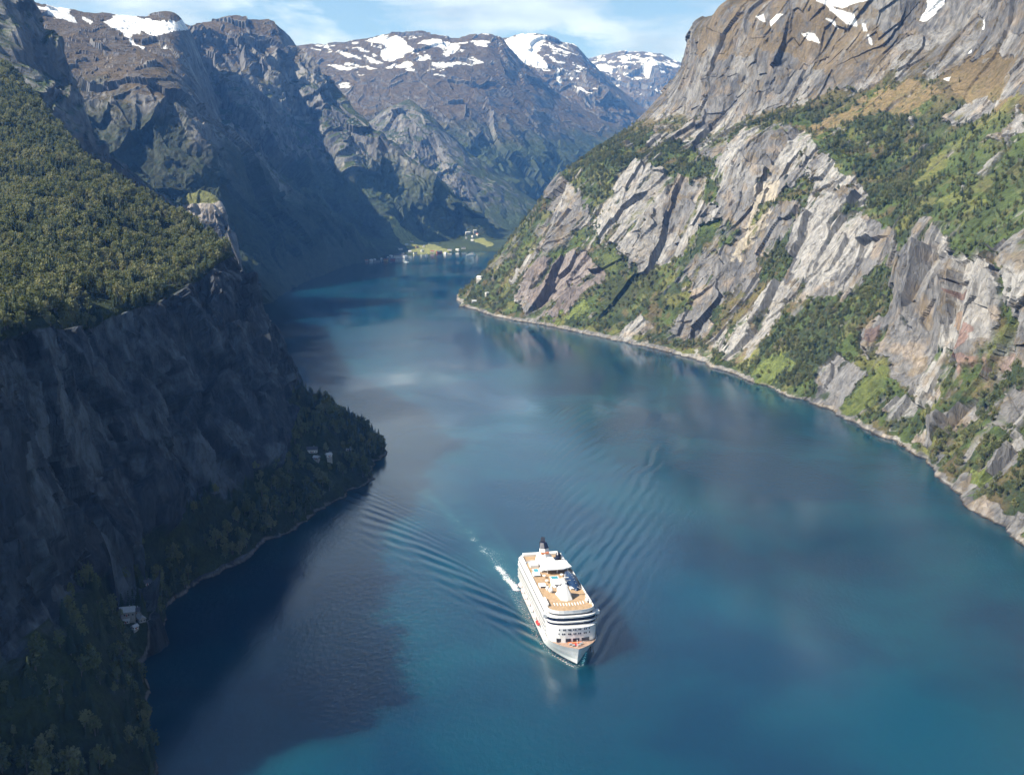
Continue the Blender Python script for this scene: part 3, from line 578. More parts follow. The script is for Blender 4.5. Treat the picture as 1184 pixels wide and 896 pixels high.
    ctrl = [
     c4((540, 270, 8200), (540, 200, 9500), (535, 140, 10600), (535, 90, 11700), (540, 62, 12600)),
     c4((580, 270, 8200), (585, 200, 9500), (580, 140, 10600), (575, 85, 11700), (572, 50, 12700)),
     c4((620, 272, 8300), (625, 205, 9600), (620, 145, 10700), (610, 82, 11800), (602, 42, 12700)),
     c4((650, 272, 8400), (655, 210, 9700), (645, 150, 10700), (635, 85, 11700), (628, 41, 12700)),
     c4((670, 272, 8500), (680, 215, 9800), (668, 150, 10700), (655, 90, 11700), (652, 49, 12700)),
     c4((700, 272, 8600), (705, 220, 9900), (695, 155, 10800), (680, 100, 11700), (668, 56, 12800)),
     c4((730, 272, 8700), (735, 220, 10000), (725, 165, 10900), (712, 120, 11800), (700, 90, 12900)),
     c4((770, 272, 8800), (775, 225, 10100), (768, 180, 11000), (760, 150, 11900), (745, 128, 13000)),
     c4((850, 272, 8900), (855, 230, 10200), (850, 200, 11100), (845, 180, 12000), (840, 170, 13000)),
    ]
    sn5 = [[(570,52),(585,48),(605,42),(632,42),(628,50),(620,60),(632,75),(636,85),(628,80),(615,76),(608,80),(600,72),(590,68)], [(640,82),(646,92),(648,104),(644,100)], [(662,96),(670,100),(680,116),(674,116),(666,108)]]
    simple_mass('far_peak', 'far mountain with a broad snowfield beside its dark peak', ctrl, [3, 40, 50, 60, 60, 5, 3], [30, 30, 30, 30, 30, 30, 30, 20], 110, 800, M_far, far_col(sn5, 700, 51, 760, snowz=1100), extra=lambda px, py, b, P: np.where(b > 4.2, .3, 1.0))
    ctrl = [c4((640, 270, 13500), (640, 200, 14500), (640, 140, 15500), (640, 100, 16500), (640, 78, 17500)), c4((690, 270, 13500), (690, 200, 14500), (690, 130, 15500), (688, 90, 16500), (684, 66, 17500)),
            c4((735, 270, 13500), (735, 200, 14500), (738, 125, 15500), (738, 85, 16500), (738, 60, 17500)), c4((790, 270, 13500), (790, 200, 14500), (790, 130, 15500), (788, 95, 16500), (786, 72, 17500)),
            c4((860, 270, 13500), (860, 200, 14500), (860, 150, 15500), (860, 120, 16500), (860, 100, 17500))]
    sn6 = [[(688,76),(700,74),(710,80),(706,86),(695,84)], [(742,80),(755,76),(764,82),(750,88)], [(720,68),(740,66),(735,70)], [(768,70),(785,74),(780,78)], [(686,70),(700,68),(698,71)]]
    simple_mass('distant_mountain', 'small hazy snow patched mountain at the end of the valley', ctrl, [3, 20, 30, 40, 40, 4, 3], [40, 40, 40, 30], 110, 800, M_far, far_col(sn6, 500, 61, 500, snowz=1150), extra=lambda px, py, b, P: np.where(b > 4.2, .3, 1.0))
build_far(); build_right(); build_left()
SSS = 350.0
# ------------------------------------------------------------------ fjord water
BOW = PZ(669, 772); AX = np.array([-0.215, 0.977])      # AX: from the bow towards the stern
def water():
    xs = np.concatenate([np.linspace(-16000, -1200, 40), np.linspace(-1200, -420, 60)[1:], np.linspace(-420, 620, 640)[1:], np.linspace(620, 1200, 40)[1:], np.linspace(1200, 16000, 40)[1:]])
    ys = np.concatenate([np.linspace(-3000, 500, 40), np.linspace(500, 760, 60)[1:], np.linspace(760, 1700, 620)[1:], np.linspace(1700, 3000, 260)[1:], np.linspace(3000, 18000, 120)[1:]])
    X, Y = np.meshgrid(xs, ys); dx = X - BOW[0]; dy = Y - BOW[1]
    ca, sa = AX; s = dx * ca + dy * sa; t = -dx * sa + dy * ca           # s behind the bow, t across (positive = towards the left shore)
    h = np.zeros_like(X); foam = np.zeros_like(X)
    m = (s > -30) & (s < 1150) & (np.abs(t) < 0.62 * (s + 60)) & (X > -420) & (X < 620) & (Y > 700) & (Y < 1800)
    ss = s[m] + 6; tt = t[m]
    k0 = 9.81 / 8.6 ** 2; acc = np.zeros_like(ss)
    for th in np.linspace(0.62, 1.30, 110):
        k = k0 / math.cos(th) ** 2; wgt = math.exp(-((th - 1.02) / .24) ** 2)
        for sg in (1, -1): acc += wgt * np.sin(k * (ss * math.cos(th) + sg * tt * math.sin(th)) + .6)
    r = np.hypot(ss, tt); ang = np.arctan2(np.abs(tt), ss)
    env = sstep(.60, .36, ang) * sstep(-10, 60, ss) * np.exp(-ss / 900) * (0.35 + sstep(.10, .26, ang))
    h[m] = acc / 110 * env * .8 * (1 + .9 * np.exp(-ss / 130))
    # the two arms of crests, each crest a little steeper than its arm
    for sg, pa, dc, am in ((1, R(17.5), R(8), .62), (-1, R(24), R(9), 1.35)):
        m2 = (s > -10) & (s < 1000) & (sg * t > -10); s2 = s[m2]; t2 = sg * t[m2]; cen = s2 * math.tan(pa) + 6; q = s2 * math.sin(pa + dc) - (t2 - 4) * math.cos(pa + dc)
        wob = fbm(np.stack([s2, t2, 0 * s2], -1), 90, 2, off=4 + sg) * 2.6; lam = 10 + s2 * .010
        en = np.exp(-((t2 - cen) / (8 + s2 * .15)) ** 2) * (1 - .6 * (t2 > cen) * sstep(0, 30, t2 - cen)) * sstep(-8, 10, s2) * (np.exp(-s2 / 420) + .25 * np.exp(-s2 / 60))
        inner = np.exp(-((t2 - cen * .55) / (10 + s2 * .12)) ** 2) * sstep(20, 120, s2) * np.exp(-s2 / 500) * .5
        br = sstep(-.45, .35, fbm(np.stack([s2, t2, 0 * s2], -1), 60, 3, off=14 + sg)); h[m2] += am * .46 * br * en * np.cos(2 * math.pi * q / lam + wob * 1.6) + am * .26 * br * inner * np.cos(2 * math.pi * q / 7.0 + wob * 2)
    P3 = np.stack([X, Y, 0 * X], -1)
    n1 = fbm(P3, 16, 3); 
    # foam: trail from the stern bending left, bow moustache, hull side wash
    ts = s - 170; path = 3 + 0.05 * ts + 0.00022 * ts * ts
    wd = 5 + np.maximum(ts, 0) * .03
    f = np.exp(-((t - path - 10 - 3 * n1) / wd) ** 2) * sstep(-5, 5, ts) * (np.exp(-np.maximum(ts, 0) / 90) * .50 + .80 * np.exp(-np.maximum(ts, 0) / 500))
    fb = .62 * np.exp(-((t - path - 4) / (wd * 2.6)) ** 2) * sstep(-10, 20, ts) * np.exp(-np.maximum(ts, 0) / 420)
    f = f * (.72 + .5 * fbm(P3, 22, 3, .6, off=8)); fb = fb * (.8 + .8 * fbm(P3, 40, 3, .6, off=18))
    f2 = np.exp(-((t + 8 - path * .4) / (wd * .8)) ** 2) * sstep(-5, 5, ts) * np.exp(-np.maximum(ts, 0) / 200) * .5
    hw = 21 * (1 - np.clip(1 - (s) / 60, 0, 1) ** 2)
    side = np.exp(-np.maximum(np.abs(t) - hw, 0) / 3.0) * (s > -2) * (s < 176) * .5
    bw = np.exp(-((np.abs(t) - 3 - s * .42) / 2.2) ** 2) * sstep(-3, 4, s) * sstep(80, 20, s) * .7
    foam = np.clip(np.maximum.reduce([f, f2, fb, side, bw]) , 0, 1)
    foam = np.where(s < -4, 0, foam)
    calm = np.exp(-((t - path) / (22 + np.maximum(ts, 0) * .07)) ** 2) * sstep(0, 60, ts) * np.exp(-np.maximum(ts, 0) / 700)
    P = np.stack([X, Y, h], -1)
    # slicks and shallow tint
    m_, nt, b = newmat('fjord_water')
    geo = N(nt, 'ShaderNodeNewGeometry'); fo = N(nt, 'ShaderNodeAttribute', attribute_name='foam'); ca_ = N(nt, 'ShaderNodeAttribute', attribute_name='calm')
    def noise(scale, det, sx=(1, 1, 1), rough=.5, dist=0, rot=0):
        mp_ = N(nt, 'ShaderNodeMapping'); mp_.inputs['Scale'].default_value = sx; mp_.inputs['Rotation'].default_value = (0, 0, rot); L(nt, geo.outputs['Position'], mp_.inputs['Vector'])
        n_ = N(nt, 'ShaderNodeTexNoise'); n_.inputs['Scale'].default_value = scale; n_.inputs['Detail'].default_value = det; n_.inputs['Roughness'].default_value = rough; n_.inputs['Distortion'].default_value = dist
        L(nt, mp_.outputs[0], n_.inputs['Vector']); return n_
    big = noise(.0032, 4, (1, .7, 1), .5, .7); r1 = noise(.22, 4, (1, .55, 1), .6, 0, R(12)); r2 = noise(.9, 3, (1, .6, 1), .6)
    slick = N(nt, 'ShaderNodeMapRange'); slick.inputs['From Min'].default_value = .42; slick.inputs['From Max'].default_value = .60; slick.inputs['To Min'].default_value = 0.22; slick.inputs['To Max'].default_value = 1.0
    L(nt, big.outputs['Fac'], slick.inputs['Value'])
    teal = noise(.0045, 3, (1, 1, 1), .5, .3)
    tr = N(nt, 'ShaderNodeMapRange'); tr.inputs['From Min'].default_value = .42; tr.inputs['From Max'].default_value = .6; L(nt, teal.outputs['Fac'], tr.inputs['Value'])
    cm = N(nt, 'ShaderNodeMix', data_type='RGBA'); cm.inputs[6].default_value = (.002, .030, .068, 1); cm.inputs[7].default_value = (.002, .052, .088, 1); L(nt, tr.outputs[0], cm.inputs['Factor'])
    fn = noise(.55, 6, (1, 1, 1), .75); fr_ = N(nt, 'ShaderNodeMapRange'); 
    sub = N(nt, 'ShaderNodeMath', operation='SUBTRACT'); sub.inputs[0].default_value = 0.86
    sc_ = N(nt, 'ShaderNodeMath', operation='MULTIPLY'); sc_.inputs[1].default_value = .62; L(nt, fo.outputs['Fac'], sc_.inputs[0]); L(nt, sc_.outputs[0], sub.inputs[1])
    L(nt, sub.outputs[0], fr_.inputs['From Min']); ad = N(nt, 'ShaderNodeMath', operation='ADD'); ad.inputs[1].default_value = .16; L(nt, sub.outputs[0], ad.inputs[0]); L(nt, ad.outputs[0], fr_.inputs['From Max'])
    L(nt, fn.outputs['Fac'], fr_.inputs['Value'])
    # churned water is paler
    ch = N(nt, 'ShaderNodeMix', data_type='RGBA'); ch.inputs[7].default_value = (.03, .15, .17, 1); k_ = N(nt, 'ShaderNodeMath', operation='MULTIPLY'); k_.inputs[1].default_value = .75; L(nt, fo.outputs['Fac'], k_.inputs[0])
    L(nt, k_.outputs[0], ch.inputs['Factor']); L(nt, cm.outputs[2], ch.inputs[6])
    fm = N(nt, 'ShaderNodeMix', data_type='RGBA'); L(nt, fr_.outputs[0], fm.inputs['Factor']); L(nt, ch.outputs[2], fm.inputs[6]); fm.inputs[7].default_value = (.8, .84, .86, 1)
    L(nt, fm.outputs[2], b.inputs['Base Color'])
    ro = N(nt, 'ShaderNodeMapRange'); ro.inputs['To Min'].default_value = .06; ro.inputs['To Max'].default_value = .6; L(nt, fr_.outputs[0], ro.inputs['Value']); L(nt, ro.outputs[0], b.inputs['Roughness'])
    b.inputs['Subsurface Weight'].default_value = 1.0; b.inputs['Subsurface Radius'].default_value = (.15, .7, 1.0); b.inputs['Subsurface Scale'].default_value = SSS; b.inputs['IOR'].default_value = 1.42; b.inputs['Specular Tint'].default_value = (.74, .90, 1.0, 1); b.inputs['Specular IOR Level'].default_value = .5
    hs = N(nt, 'ShaderNodeMath', operation='MULTIPLY_ADD'); hs.inputs[1].default_value = .3; L(nt, r2.outputs['Fac'], hs.inputs[0]); L(nt, r1.outputs['Fac'], hs.inputs[2])
    hm = N(nt, 'ShaderNodeMath', operation='MULTIPLY'); L(nt, hs.outputs[0], hm.inputs[0]); kk = N(nt, 'ShaderNodeMath', operation='MULTIPLY_ADD'); kk.inputs[1].default_value = -.75; kk.inputs[2].default_value = 1.0; L(nt, ca_.outputs['Fac'], kk.inputs[0]); k2 = N(nt, 'ShaderNodeMath', operation='MULTIPLY'); L(nt, kk.outputs[0], k2.inputs[0]); L(nt, slick.outputs[0], k2.inputs[1]); L(nt, k2.outputs[0], hm.inputs[1])
    bp = N(nt, 'ShaderNodeBump'); bp.inputs['Strength'].default_value = 1.0; bp.inputs['Distance'].default_value = .48; L(nt, hm.outputs[0], bp.inputs['Height']); L(nt, bp.outputs[0], b.inputs['Normal'])
    o = grid_mesh('fjord_water', P, {'foam': foam, 'calm': calm}, m_); tag(o, 'calm blue green fjord water', kind='structure')
water()
# ------------------------------------------------------------------ woods
def leaf_mat(name, a, b_, c):
    m, nt, b = newmat(name); oi = N(nt, 'ShaderNodeObjectInfo')
    n_ = N(nt, 'ShaderNodeTexNoise'); n_.inputs['Scale'].default_value = .012; n_.inputs['Detail'].default_value = 3; L(nt, oi.outputs['Location'], n_.inputs['Vector'])
    ad = N(nt, 'ShaderNodeMath', operation='MULTIPLY_ADD'); ad.inputs[1].default_value = .5; L(nt, oi.outputs['Random'], ad.inputs[0]); L(nt, n_.outputs['Fac'], ad.inputs[2])
    cr_ = N(nt, 'ShaderNodeValToRGB'); e = cr_.color_ramp.elements; e[0].position = .45; e[0].color = a + (1,); e[1].position = 1.05 if False else 1.0; e[1].color = c + (1,); k = e.new(.72); k.color = b_ + (1,)
    L(nt, ad.outputs[0], cr_.inputs['Fac']); L(nt, cr_.outputs['Color'], b.inputs['Base Color']); b.inputs['Roughness'].default_value = .7; b.inputs['Specular IOR Level'].default_value = .2
    ts = N(nt, 'ShaderNodeBsdfTranslucent'); L(nt, cr_.outputs['Color'], ts.inputs['Color']); ms = N(nt, 'ShaderNodeMixShader'); ms.inputs[0].default_value = .38; L(nt, b.outputs[0], ms.inputs[1]); L(nt, ts.outputs[0], ms.inputs[2]); L(nt, ms.outputs[0], nt.nodes['Material Output'].inputs['Surface'])
    return m
M_leaf = leaf_mat('birch_leaves', (.085, .105, .045), (.165, .185, .080), (.235, .235, .115))
M_needle = leaf_mat('spruce_needles', (.034, .056, .034), (.055, .080, .042), (.085, .105, .050))
M_bark, _nt, _b = newmat('bark'); _b.inputs['Base Color'].default_value = (.16, .13, .11, 1)
def tree_parts(kind, seed):
    """returns (trunk verts, faces), (crown verts, faces) for a tree 1 unit tall"""
    rg = np.random.RandomState(seed); tv, tf = [], []
    def cone(p0, p1, r0, r1, k=5):
        p0 = np.array(p0); p1 = np.array(p1); d = p1 - p0; d = d / np.linalg.norm(d); a = np.cross(d, [.3, .9, .1]); a /= np.linalg.norm(a); c = np.cross(d, a); b0 = len(tv)
        for p, r in ((p0, r0), (p1, r1)):
            for q in range(k): tv.append(tuple(p + r * (math.cos(q * 2 * math.pi / k) * a + math.sin(q * 2 * math.pi / k) * c)))
        for q in range(k): tf.append((b0 + q, b0 + (q + 1) % k, b0 + k + (q + 1) % k, b0 + k + q))
    cone((0, 0, -.06), (.01, 0, .5), .022, .013); cone((.01, 0, .5), (0, .01, .92), .013, .004, 4)
    cv, cf = [], []
    def leaf(p, s, nrm=None):
        a = rg.normal(size=3); a /= np.linalg.norm(a); b = rg.normal(size=3) if nrm is None else np.array(nrm); b = np.cross(a, b); b /= np.linalg.norm(b) + 1e-9; k = len(cv)
        for u, v in ((-1, -.6), (1, -.7), (.8, .8), (-.7, .9)): cv.append(tuple(np.array(p) + s * (u * a + v * b)))
        cf.append((k, k + 1, k + 2, k + 3))
    if kind == 'birch':
        lobes = [(rg.normal(0, .13), rg.normal(0, .13), rg.uniform(.35, .85), rg.uniform(.13, .22)) for _ in range(7)]; lobes += [(0, 0, .62, .24), (0, 0, .84, .14)]
        for (x, y, z, r) in lobes:
            cone((0, 0, max(.18, z - .25)), (x * .8, y * .8, z), .009, .003, 3)
            for _ in range(int(420 * r * r) + 6):
                d = rg.normal(size=3); d /= np.linalg.norm(d); rr = r * rg.uniform(.55, 1.05) ; leaf((x + d[0] * rr, y + d[1] * rr, z + d[2] * rr * 1.05), rg.uniform(.035, .065))
    else:
        for k in range(11):
            z = .10 + .86 * k / 10.5; r = .20 * (1 - (z - .08) / .95) ** .85 + .012; nb = 9 if k < 6 else 6
            for q in range(nb):
                a = q * 2 * math.pi / nb + rg.uniform(-.3, .3); rr = r * rg.uniform(.75, 1.2); ca, sa = math.cos(a), math.sin(a); b0 = len(cv); w_ = r * .42
                cv.extend([(0, 0, z + .055), (ca * rr * .6 - sa * w_, sa * rr * .6 + ca * w_, z - .005), (ca * rr, sa * rr, z - .045), (ca * rr * .6 + sa * w_, sa * rr * .6 - ca * w_, z - .005)]); cf.append((b0, b0 + 1, b0 + 2, b0 + 3))
                cone((0, 0, z), (ca * rr * .5, sa * rr * .5, z - .01), .004, .002, 3) if q % 3 == 0 else None
    return (tv, tf), (cv, cf)
def pydata(name, v, f, mats, mi=None, smooth=False):
    me = bpy.data.meshes.new(name); me.from_pydata(v, [], f)
    for m in mats: me.materials.append(m)
    if mi is not None: me.polygons.foreach_set('material_index', mi)
    me.update(); return me
KINDS_T = [('birch', 1), ('birch', 2), ('birch', 3), ('spruce', 4), ('spruce', 5)]; TREE = []
for kd, sd in KINDS_T:
    (tv, tf), (cv, cf) = tree_parts(kd, sd); leaf_m = M_leaf if kd == 'birch' else M_needle
    me = pydata('tree_whole', tv + cv, list(tf) + [tuple(i + len(tv) for i in q) for q in cf], [M_bark, leaf_m], [0] * len(tf) + [1] * len(cf))
    src = bpy.data.objects.new('tree_source', me); TREE.append((kd, pydata('trunk', tv, tf, [M_bark]), pydata('crown', cv, cf, [leaf_m]), src))

def scatter(key, area_per_tree, size, conifer):
    P, wgt, _ = FORESTS[key]; c = (P[:-1, :-1] + P[1:, 1:] + P[1:, :-1] + P[:-1, 1:]) / 4; a = np.cross(P[1:, 1:] - P[:-1, :-1], P[1:, :-1] - P[:-1, 1:]) * .5; ar = np.linalg.norm(a, axis=-1)
    nz_ = np.abs(a[..., 2]) / np.maximum(ar, 1e-6); px, py = proj(c); ok = (px > -160) & (px < 1340) & (py > -160) & (py < 1040) & (nz_ > .22)
    w_ = wgt[:-1, :-1] * ar * nz_ * ok; n = int(w_.sum() / area_per_tree); fl = w_.reshape(-1) / w_.sum(); idx = RNG.choice(len(fl), size=n, p=fl)
    j, i = np.unravel_index(idx, w_.shape); u = RNG.rand(n, 1); v = RNG.rand(n, 1)
    Q = P[j, i] * (1 - u) * (1 - v) + P[j, i + 1] * u * (1 - v) + P[j + 1, i] * (1 - u) * v + P[j + 1, i + 1] * u * v
    cn = fbm(Q, 90, 3, off=91); con = (RNG.rand(n) < np.clip(conifer(Q, *proj(Q)) + cn * .9, 0, 1))
    kind = np.where(con, 3 + (RNG.rand(n) < .5), (RNG.rand(n) * 3).astype(int)); sc_ = size * RNG.uniform(.45, 1.3, n) * (1 + .5 * fbm(Q, 40, 2, off=44)) * np.where(con, 1.15, 1.0)
    return Q, kind, sc_, RNG.uniform(0, 6.28, n)
def geo_forest(name, label, Q, kind, sc_, rot):
    me = bpy.data.meshes.new(name); me.vertices.add(len(Q)); me.vertices.foreach_set('co', Q.reshape(-1).astype(np.float32))
    for k, ty, v in (('kind', 'INT', kind), ('size', 'FLOAT', sc_), ('turn', 'FLOAT', rot)):
        at = me.attributes.new(k, ty, 'POINT'); at.data.foreach_set('value', np.ascontiguousarray(v, dtype=np.int32 if ty == 'INT' else np.float32))
    o = bpy.data.objects.new(name, me); COL.objects.link(o); tag(o, label, kind='stuff')
    g = bpy.data.node_groups.new(name, 'GeometryNodeTree'); g.interface.new_socket('Geometry', in_out='INPUT', socket_type='NodeSocketGeometry'); g.interface.new_socket('Geometry', in_out='OUTPUT', socket_type='NodeSocketGeometry')
    gi = g.nodes.new('NodeGroupInput'); go = g.nodes.new('NodeGroupOutput'); jn = g.nodes.new('GeometryNodeJoinGeometry')
    def attr(nm, ty):
        a = g.nodes.new('GeometryNodeInputNamedAttribute'); a.data_type = ty; a.inputs['Name'].default_value = nm; return a
    ak = attr('kind', 'INT'); asz = attr('size', 'FLOAT'); at = attr('turn', 'FLOAT'); cx = g.nodes.new('ShaderNodeCombineXYZ'); g.links.new(at.outputs['Attribute'], cx.inputs['Z'])
    for k, t in enumerate(TREE):
        cp = g.nodes.new('FunctionNodeCompare'); cp.data_type = 'INT'; cp.operation = 'EQUAL'; cp.inputs[3].default_value = k; g.links.new(ak.outputs['Attribute'], cp.inputs[2])
        ob = g.nodes.new('GeometryNodeObjectInfo'); ob.inputs['Object'].default_value = t[3]; ob.inputs['As Instance'].default_value = True
        ip = g.nodes.new('GeometryNodeInstanceOnPoints'); g.links.new(gi.outputs[0], ip.inputs['Points']); g.links.new(cp.outputs[0], ip.inputs['Selection']); g.links.new(ob.outputs['Geometry'], ip.inputs['Instance'])
        g.links.new(cx.outputs[0], ip.inputs['Rotation']); g.links.new(asz.outputs['Attribute'], ip.inputs['Scale']); g.links.new(ip.outputs[0], jn.inputs[0])
    g.links.new(jn.outputs[0], go.inputs[0]); md = o.modifiers.new('trees', 'NODES'); md.node_group = g; return o
def woods():
    L_ = scatter('left', 62, 14.0, lambda Q, px, py: np.where(Q[:, 2] > 150, .22, .40)); R_ = scatter('right', 70, 10.0, lambda Q, px, py: np.where(Q[:, 2] > 200, .45, .08))
    bpy.context.view_layer.update(); dg = bpy.context.evaluated_depsgraph_get(); co = Vector((0, 0, CAM_H))
    cand = []
    for s, (Q, kind, sc_, rot) in (('left', L_), ('right', R_)):
        px, py = proj(Q); d = np.linalg.norm(Q - np.array([0, 0, CAM_H]), axis=1); big = sc_ / d; inn = (px > 6) & (px < 1178) & (py > 6) & (py < 890); od = np.argsort(-big * inn)[:2500]
        for i in od:
            if not inn[i]: continue
            top = Vector(Q[i] + np.array([0, 0, sc_[i] * .85])); v = top - co; hit, loc, *_ = SC.ray_cast(dg, co, v.normalized(), distance=v.length - 4)
            if not hit: cand.append((big[i], s, i))
    cand.sort(reverse=True); cand = cand[:300]; used = {'left': [], 'right': []}
    LAB = {('left', 'birch', 2): 'small bushy birch clinging to the dark rock face of the left cliff', ('left', 'spruce', 2): 'slim pointed spruce clinging to the dark rock face of the left cliff', ('left', 'birch', 0): 'small bushy birch tree in the dark wood low on the left shore', ('left', 'birch', 1): 'small bushy birch tree on the sunlit wooded shelf above the left cliff',
           ('left', 'spruce', 0): 'slim pointed spruce in the dark wood low on the left shore', ('left', 'spruce', 1): 'slim pointed spruce on the sunlit wooded shelf above the left cliff',
           ('right', 'birch', 0): 'small bushy birch tree low on the sunlit right slope', ('right', 'spruce', 0): 'slim pointed spruce low on the sunlit right slope',
           ('right', 'birch', 1): 'small bushy birch tree high on the sunlit right slope', ('right', 'spruce', 1): 'slim pointed spruce high on the sunlit right slope'}
    for _, s, i in cand:
        Q, kind, sc_, rot = L_ if s == 'left' else R_; used[s].append(i); kd, tm, cm, _s = TREE[kind[i]]; hi = (0 if Q[i][2] < 70 else 2 if Q[i][2] < 235 else 1) if s == 'left' else int(Q[i][2] > 180)
        o = bpy.data.objects.new(kd + '_tree', None); COL.objects.link(o); o.empty_display_size = .2; o.location = Q[i]; o.scale = (sc_[i],) * 3; o.rotation_euler = (0, 0, rot[i])
        tag(o, LAB[(s, kd, hi)], 'tree', {('left', 0): 'trees of the dark wood on the left shore', ('left', 2): 'trees clinging to the left cliff', ('left', 1): 'trees on the shelf above the left cliff', ('right', 0): 'trees low on the right slope', ('right', 1): 'trees high on the right slope'}[(s, hi)] + (' of birch' if kd == 'birch' else ' of spruce'))
        for nm, me in (('trunk', tm), ('crown', cm)):
            c = bpy.data.objects.new(nm, me); COL.objects.link(c); c.parent = o
    print('forest counts', len(L_[0]), len(R_[0]), len(cand))
    for s, D in (('left', L_), ('right', R_)):
        k = np.ones(len(D[0]), bool); k[used[s]] = False
        geo_forest('forest', {'left': 'mixed wood covering the left shelf and shore', 'right': 'birch and spruce wood on the right mountainside'}[s], *[d[k] for d in D])
if not globals().get('NO_WOODS'): woods()
# ------------------------------------------------------------------ ship
def flatmat(name, col, rough=.5, metal=0.0, noise=.12, scale=.6):
    m, nt, b = newmat(name); b.inputs['Roughness'].default_value = rough; b.inputs['Metallic'].default_value = metal
    tc = N(nt, 'ShaderNodeTexCoord'); n_ = N(nt, 'ShaderNodeTexNoise'); n_.inputs['Scale'].default_value = scale; n_.inputs['Detail'].default_value = 5; L(nt, tc.outputs['Object'], n_.inputs['Vector'])
    mr = N(nt, 'ShaderNodeMapRange'); mr.inputs['From Min'].default_value = .3; mr.inputs['From Max'].default_value = .7; mr.inputs['To Min'].default_value = 1 - noise; mr.inputs['To Max'].default_value = 1 + noise * .5; L(nt, n_.outputs['Fac'], mr.inputs['Value'])
    vs = N(nt, 'ShaderNodeVectorMath', operation='SCALE'); vs.inputs[0].default_value = col; L(nt, mr.outputs[0], vs.inputs['Scale']); L(nt, vs.outputs[0], b.inputs['Base Color']); return m
S_white = flatmat('white_paint', (.80, .80, .79), .4, 0, .08, .15); S_navy = flatmat('navy_glass', (.012, .018, .045), .15, 0, .2, .5); S_teak = flatmat('teak_deck', (.42, .285, .165), .7, 0, .25, .35)
S_dark = flatmat('dark_glass', (.03, .035, .05), .2); S_red = flatmat('red_paint', (.60, .03, .03), .4); S_orange = flatmat('orange_paint', (.62, .22, .10), .5); S_blue = flatmat('pool_water', (.05, .30, .38), .1)
S_grey = flatmat('grey_paint', (.35, .36, .38), .5); S_black = flatmat('funnel_navy', (.010, .014, .035), .4); S_salmon = flatmat('salmon_deck', (.40, .27, .20), .7, 0, .3, .4); S_glassb = flatmat('blue_glass_roof', (.015, .035, .085), .12)
class MB:
    def __init__(s): s.v = []; s.f = []
    def box(s, x0, x1, y0, y1, z0, z1):
        k = len(s.v); s.v += [(x, y, z) for x in (x0, x1) for y in (y0, y1) for z in (z0, z1)]
        s.f += [tuple(k + i for i in q) for q in ((0, 1, 3, 2), (4, 6, 7, 5), (0, 4, 5, 1), (2, 3, 7, 6), (0, 2, 6, 4), (1, 5, 7, 3))]; return s
    def prism(s, pts, z0, z1, top=None, bot=True):
        k = len(s.v); n = len(pts); tp = top or pts; s.v += [(p[0], p[1], z0) for p in pts] + [(p[0], p[1], z1) for p in tp]
        s.f += [(k + i, k + (i + 1) % n, k + n + (i + 1) % n, k + n + i) for i in range(n)] + [tuple(k + n + i for i in range(n))] + ([tuple(k + i for i in reversed(range(n)))] if bot else []); return s
    def tube(s, p0, p1, r0, r1=None, k=8):
        r1 = r0 if r1 is None else r1; p0 = Vector(p0); p1 = Vector(p1); d = (p1 - p0).normalized(); a = d.orthogonal().normalized(); c = d.cross(a); b = len(s.v)
        for p, r in ((p0, r0), (p1, r1)): s.v += [tuple(p + r * (math.cos(q * 2 * math.pi / k) * a + math.sin(q * 2 * math.pi / k) * c)) for q in range(k)]
        s.f += [(b + q, b + (q + 1) % k, b + k + (q + 1) % k, b + k + q) for q in range(k)] + [tuple(b + k + q for q in range(k)), tuple(b + q for q in reversed(range(k)))]; return s
    def dome(s, c, r, h, k=12, m=5, zs=1):
        b = len(s.v)
        for j in range(m + 1):
            a = j * math.pi / 2 / m
            for q in range(k): s.v.append((c[0] + r[0] * math.cos(a) * math.cos(q * 2 * math.pi / k), c[1] + r[1] * math.cos(a) * math.sin(q * 2 * math.pi / k), c[2] + h * math.sin(a)))
        for j in range(m):
            for q in range(k): s.f.append((b + j * k + q, b + j * k + (q + 1) % k, b + (j + 1) * k + (q + 1) % k, b + (j + 1) * k + q))
        return s
    def build(s, name, mat, parent=None, bevel=0, label=None):
        me = bpy.data.meshes.new(name); me.from_pydata(s.v, [], s.f); me.materials.append(mat); bm = bmesh.new(); bm.from_mesh(me); bmesh.ops.remove_doubles(bm, verts=bm.verts, dist=1e-4); bmesh.ops.recalc_face_normals(bm, faces=bm.faces); bm.to_mesh(me); bm.free()
        o = bpy.data.objects.new(name, me); COL.objects.link(o)
        if bevel: b = o.modifiers.new('bevel', 'BEVEL'); b.width = bevel; b.segments = 2
        if parent: o.parent = parent
        if label: o['label'] = label
        return o
def each(mb, name, mat, parent=None, bevel=0):
    """one object for every connected piece"""
    n = len(mb.v); lead = list(range(n))
    def find(i):
        while lead[i] != i: lead[i] = lead[lead[i]]; i = lead[i]
        return i
    for fc in mb.f:
        for i in fc[1:]: lead[find(i)] = find(fc[0])
    grp = {}
    for fc in mb.f: grp.setdefault(find(fc[0]), []).append(fc)
    for fs in grp.values():
        ids = sorted({i for fc in fs for i in fc}); m = {i: k for k, i in enumerate(ids)}; q = MB(); q.v = [mb.v[i] for i in ids]; q.f = [tuple(m[i] for i in fc) for fc in fs]; q.build(name, mat, parent, bevel)
def empty(name, loc, rz=0):
    o = bpy.data.objects.new(name, None); COL.objects.link(o); o.location = loc; o.rotation_euler = (0, 0, rz); return o
SL, SB = 176.0, 42.0            # length, beam
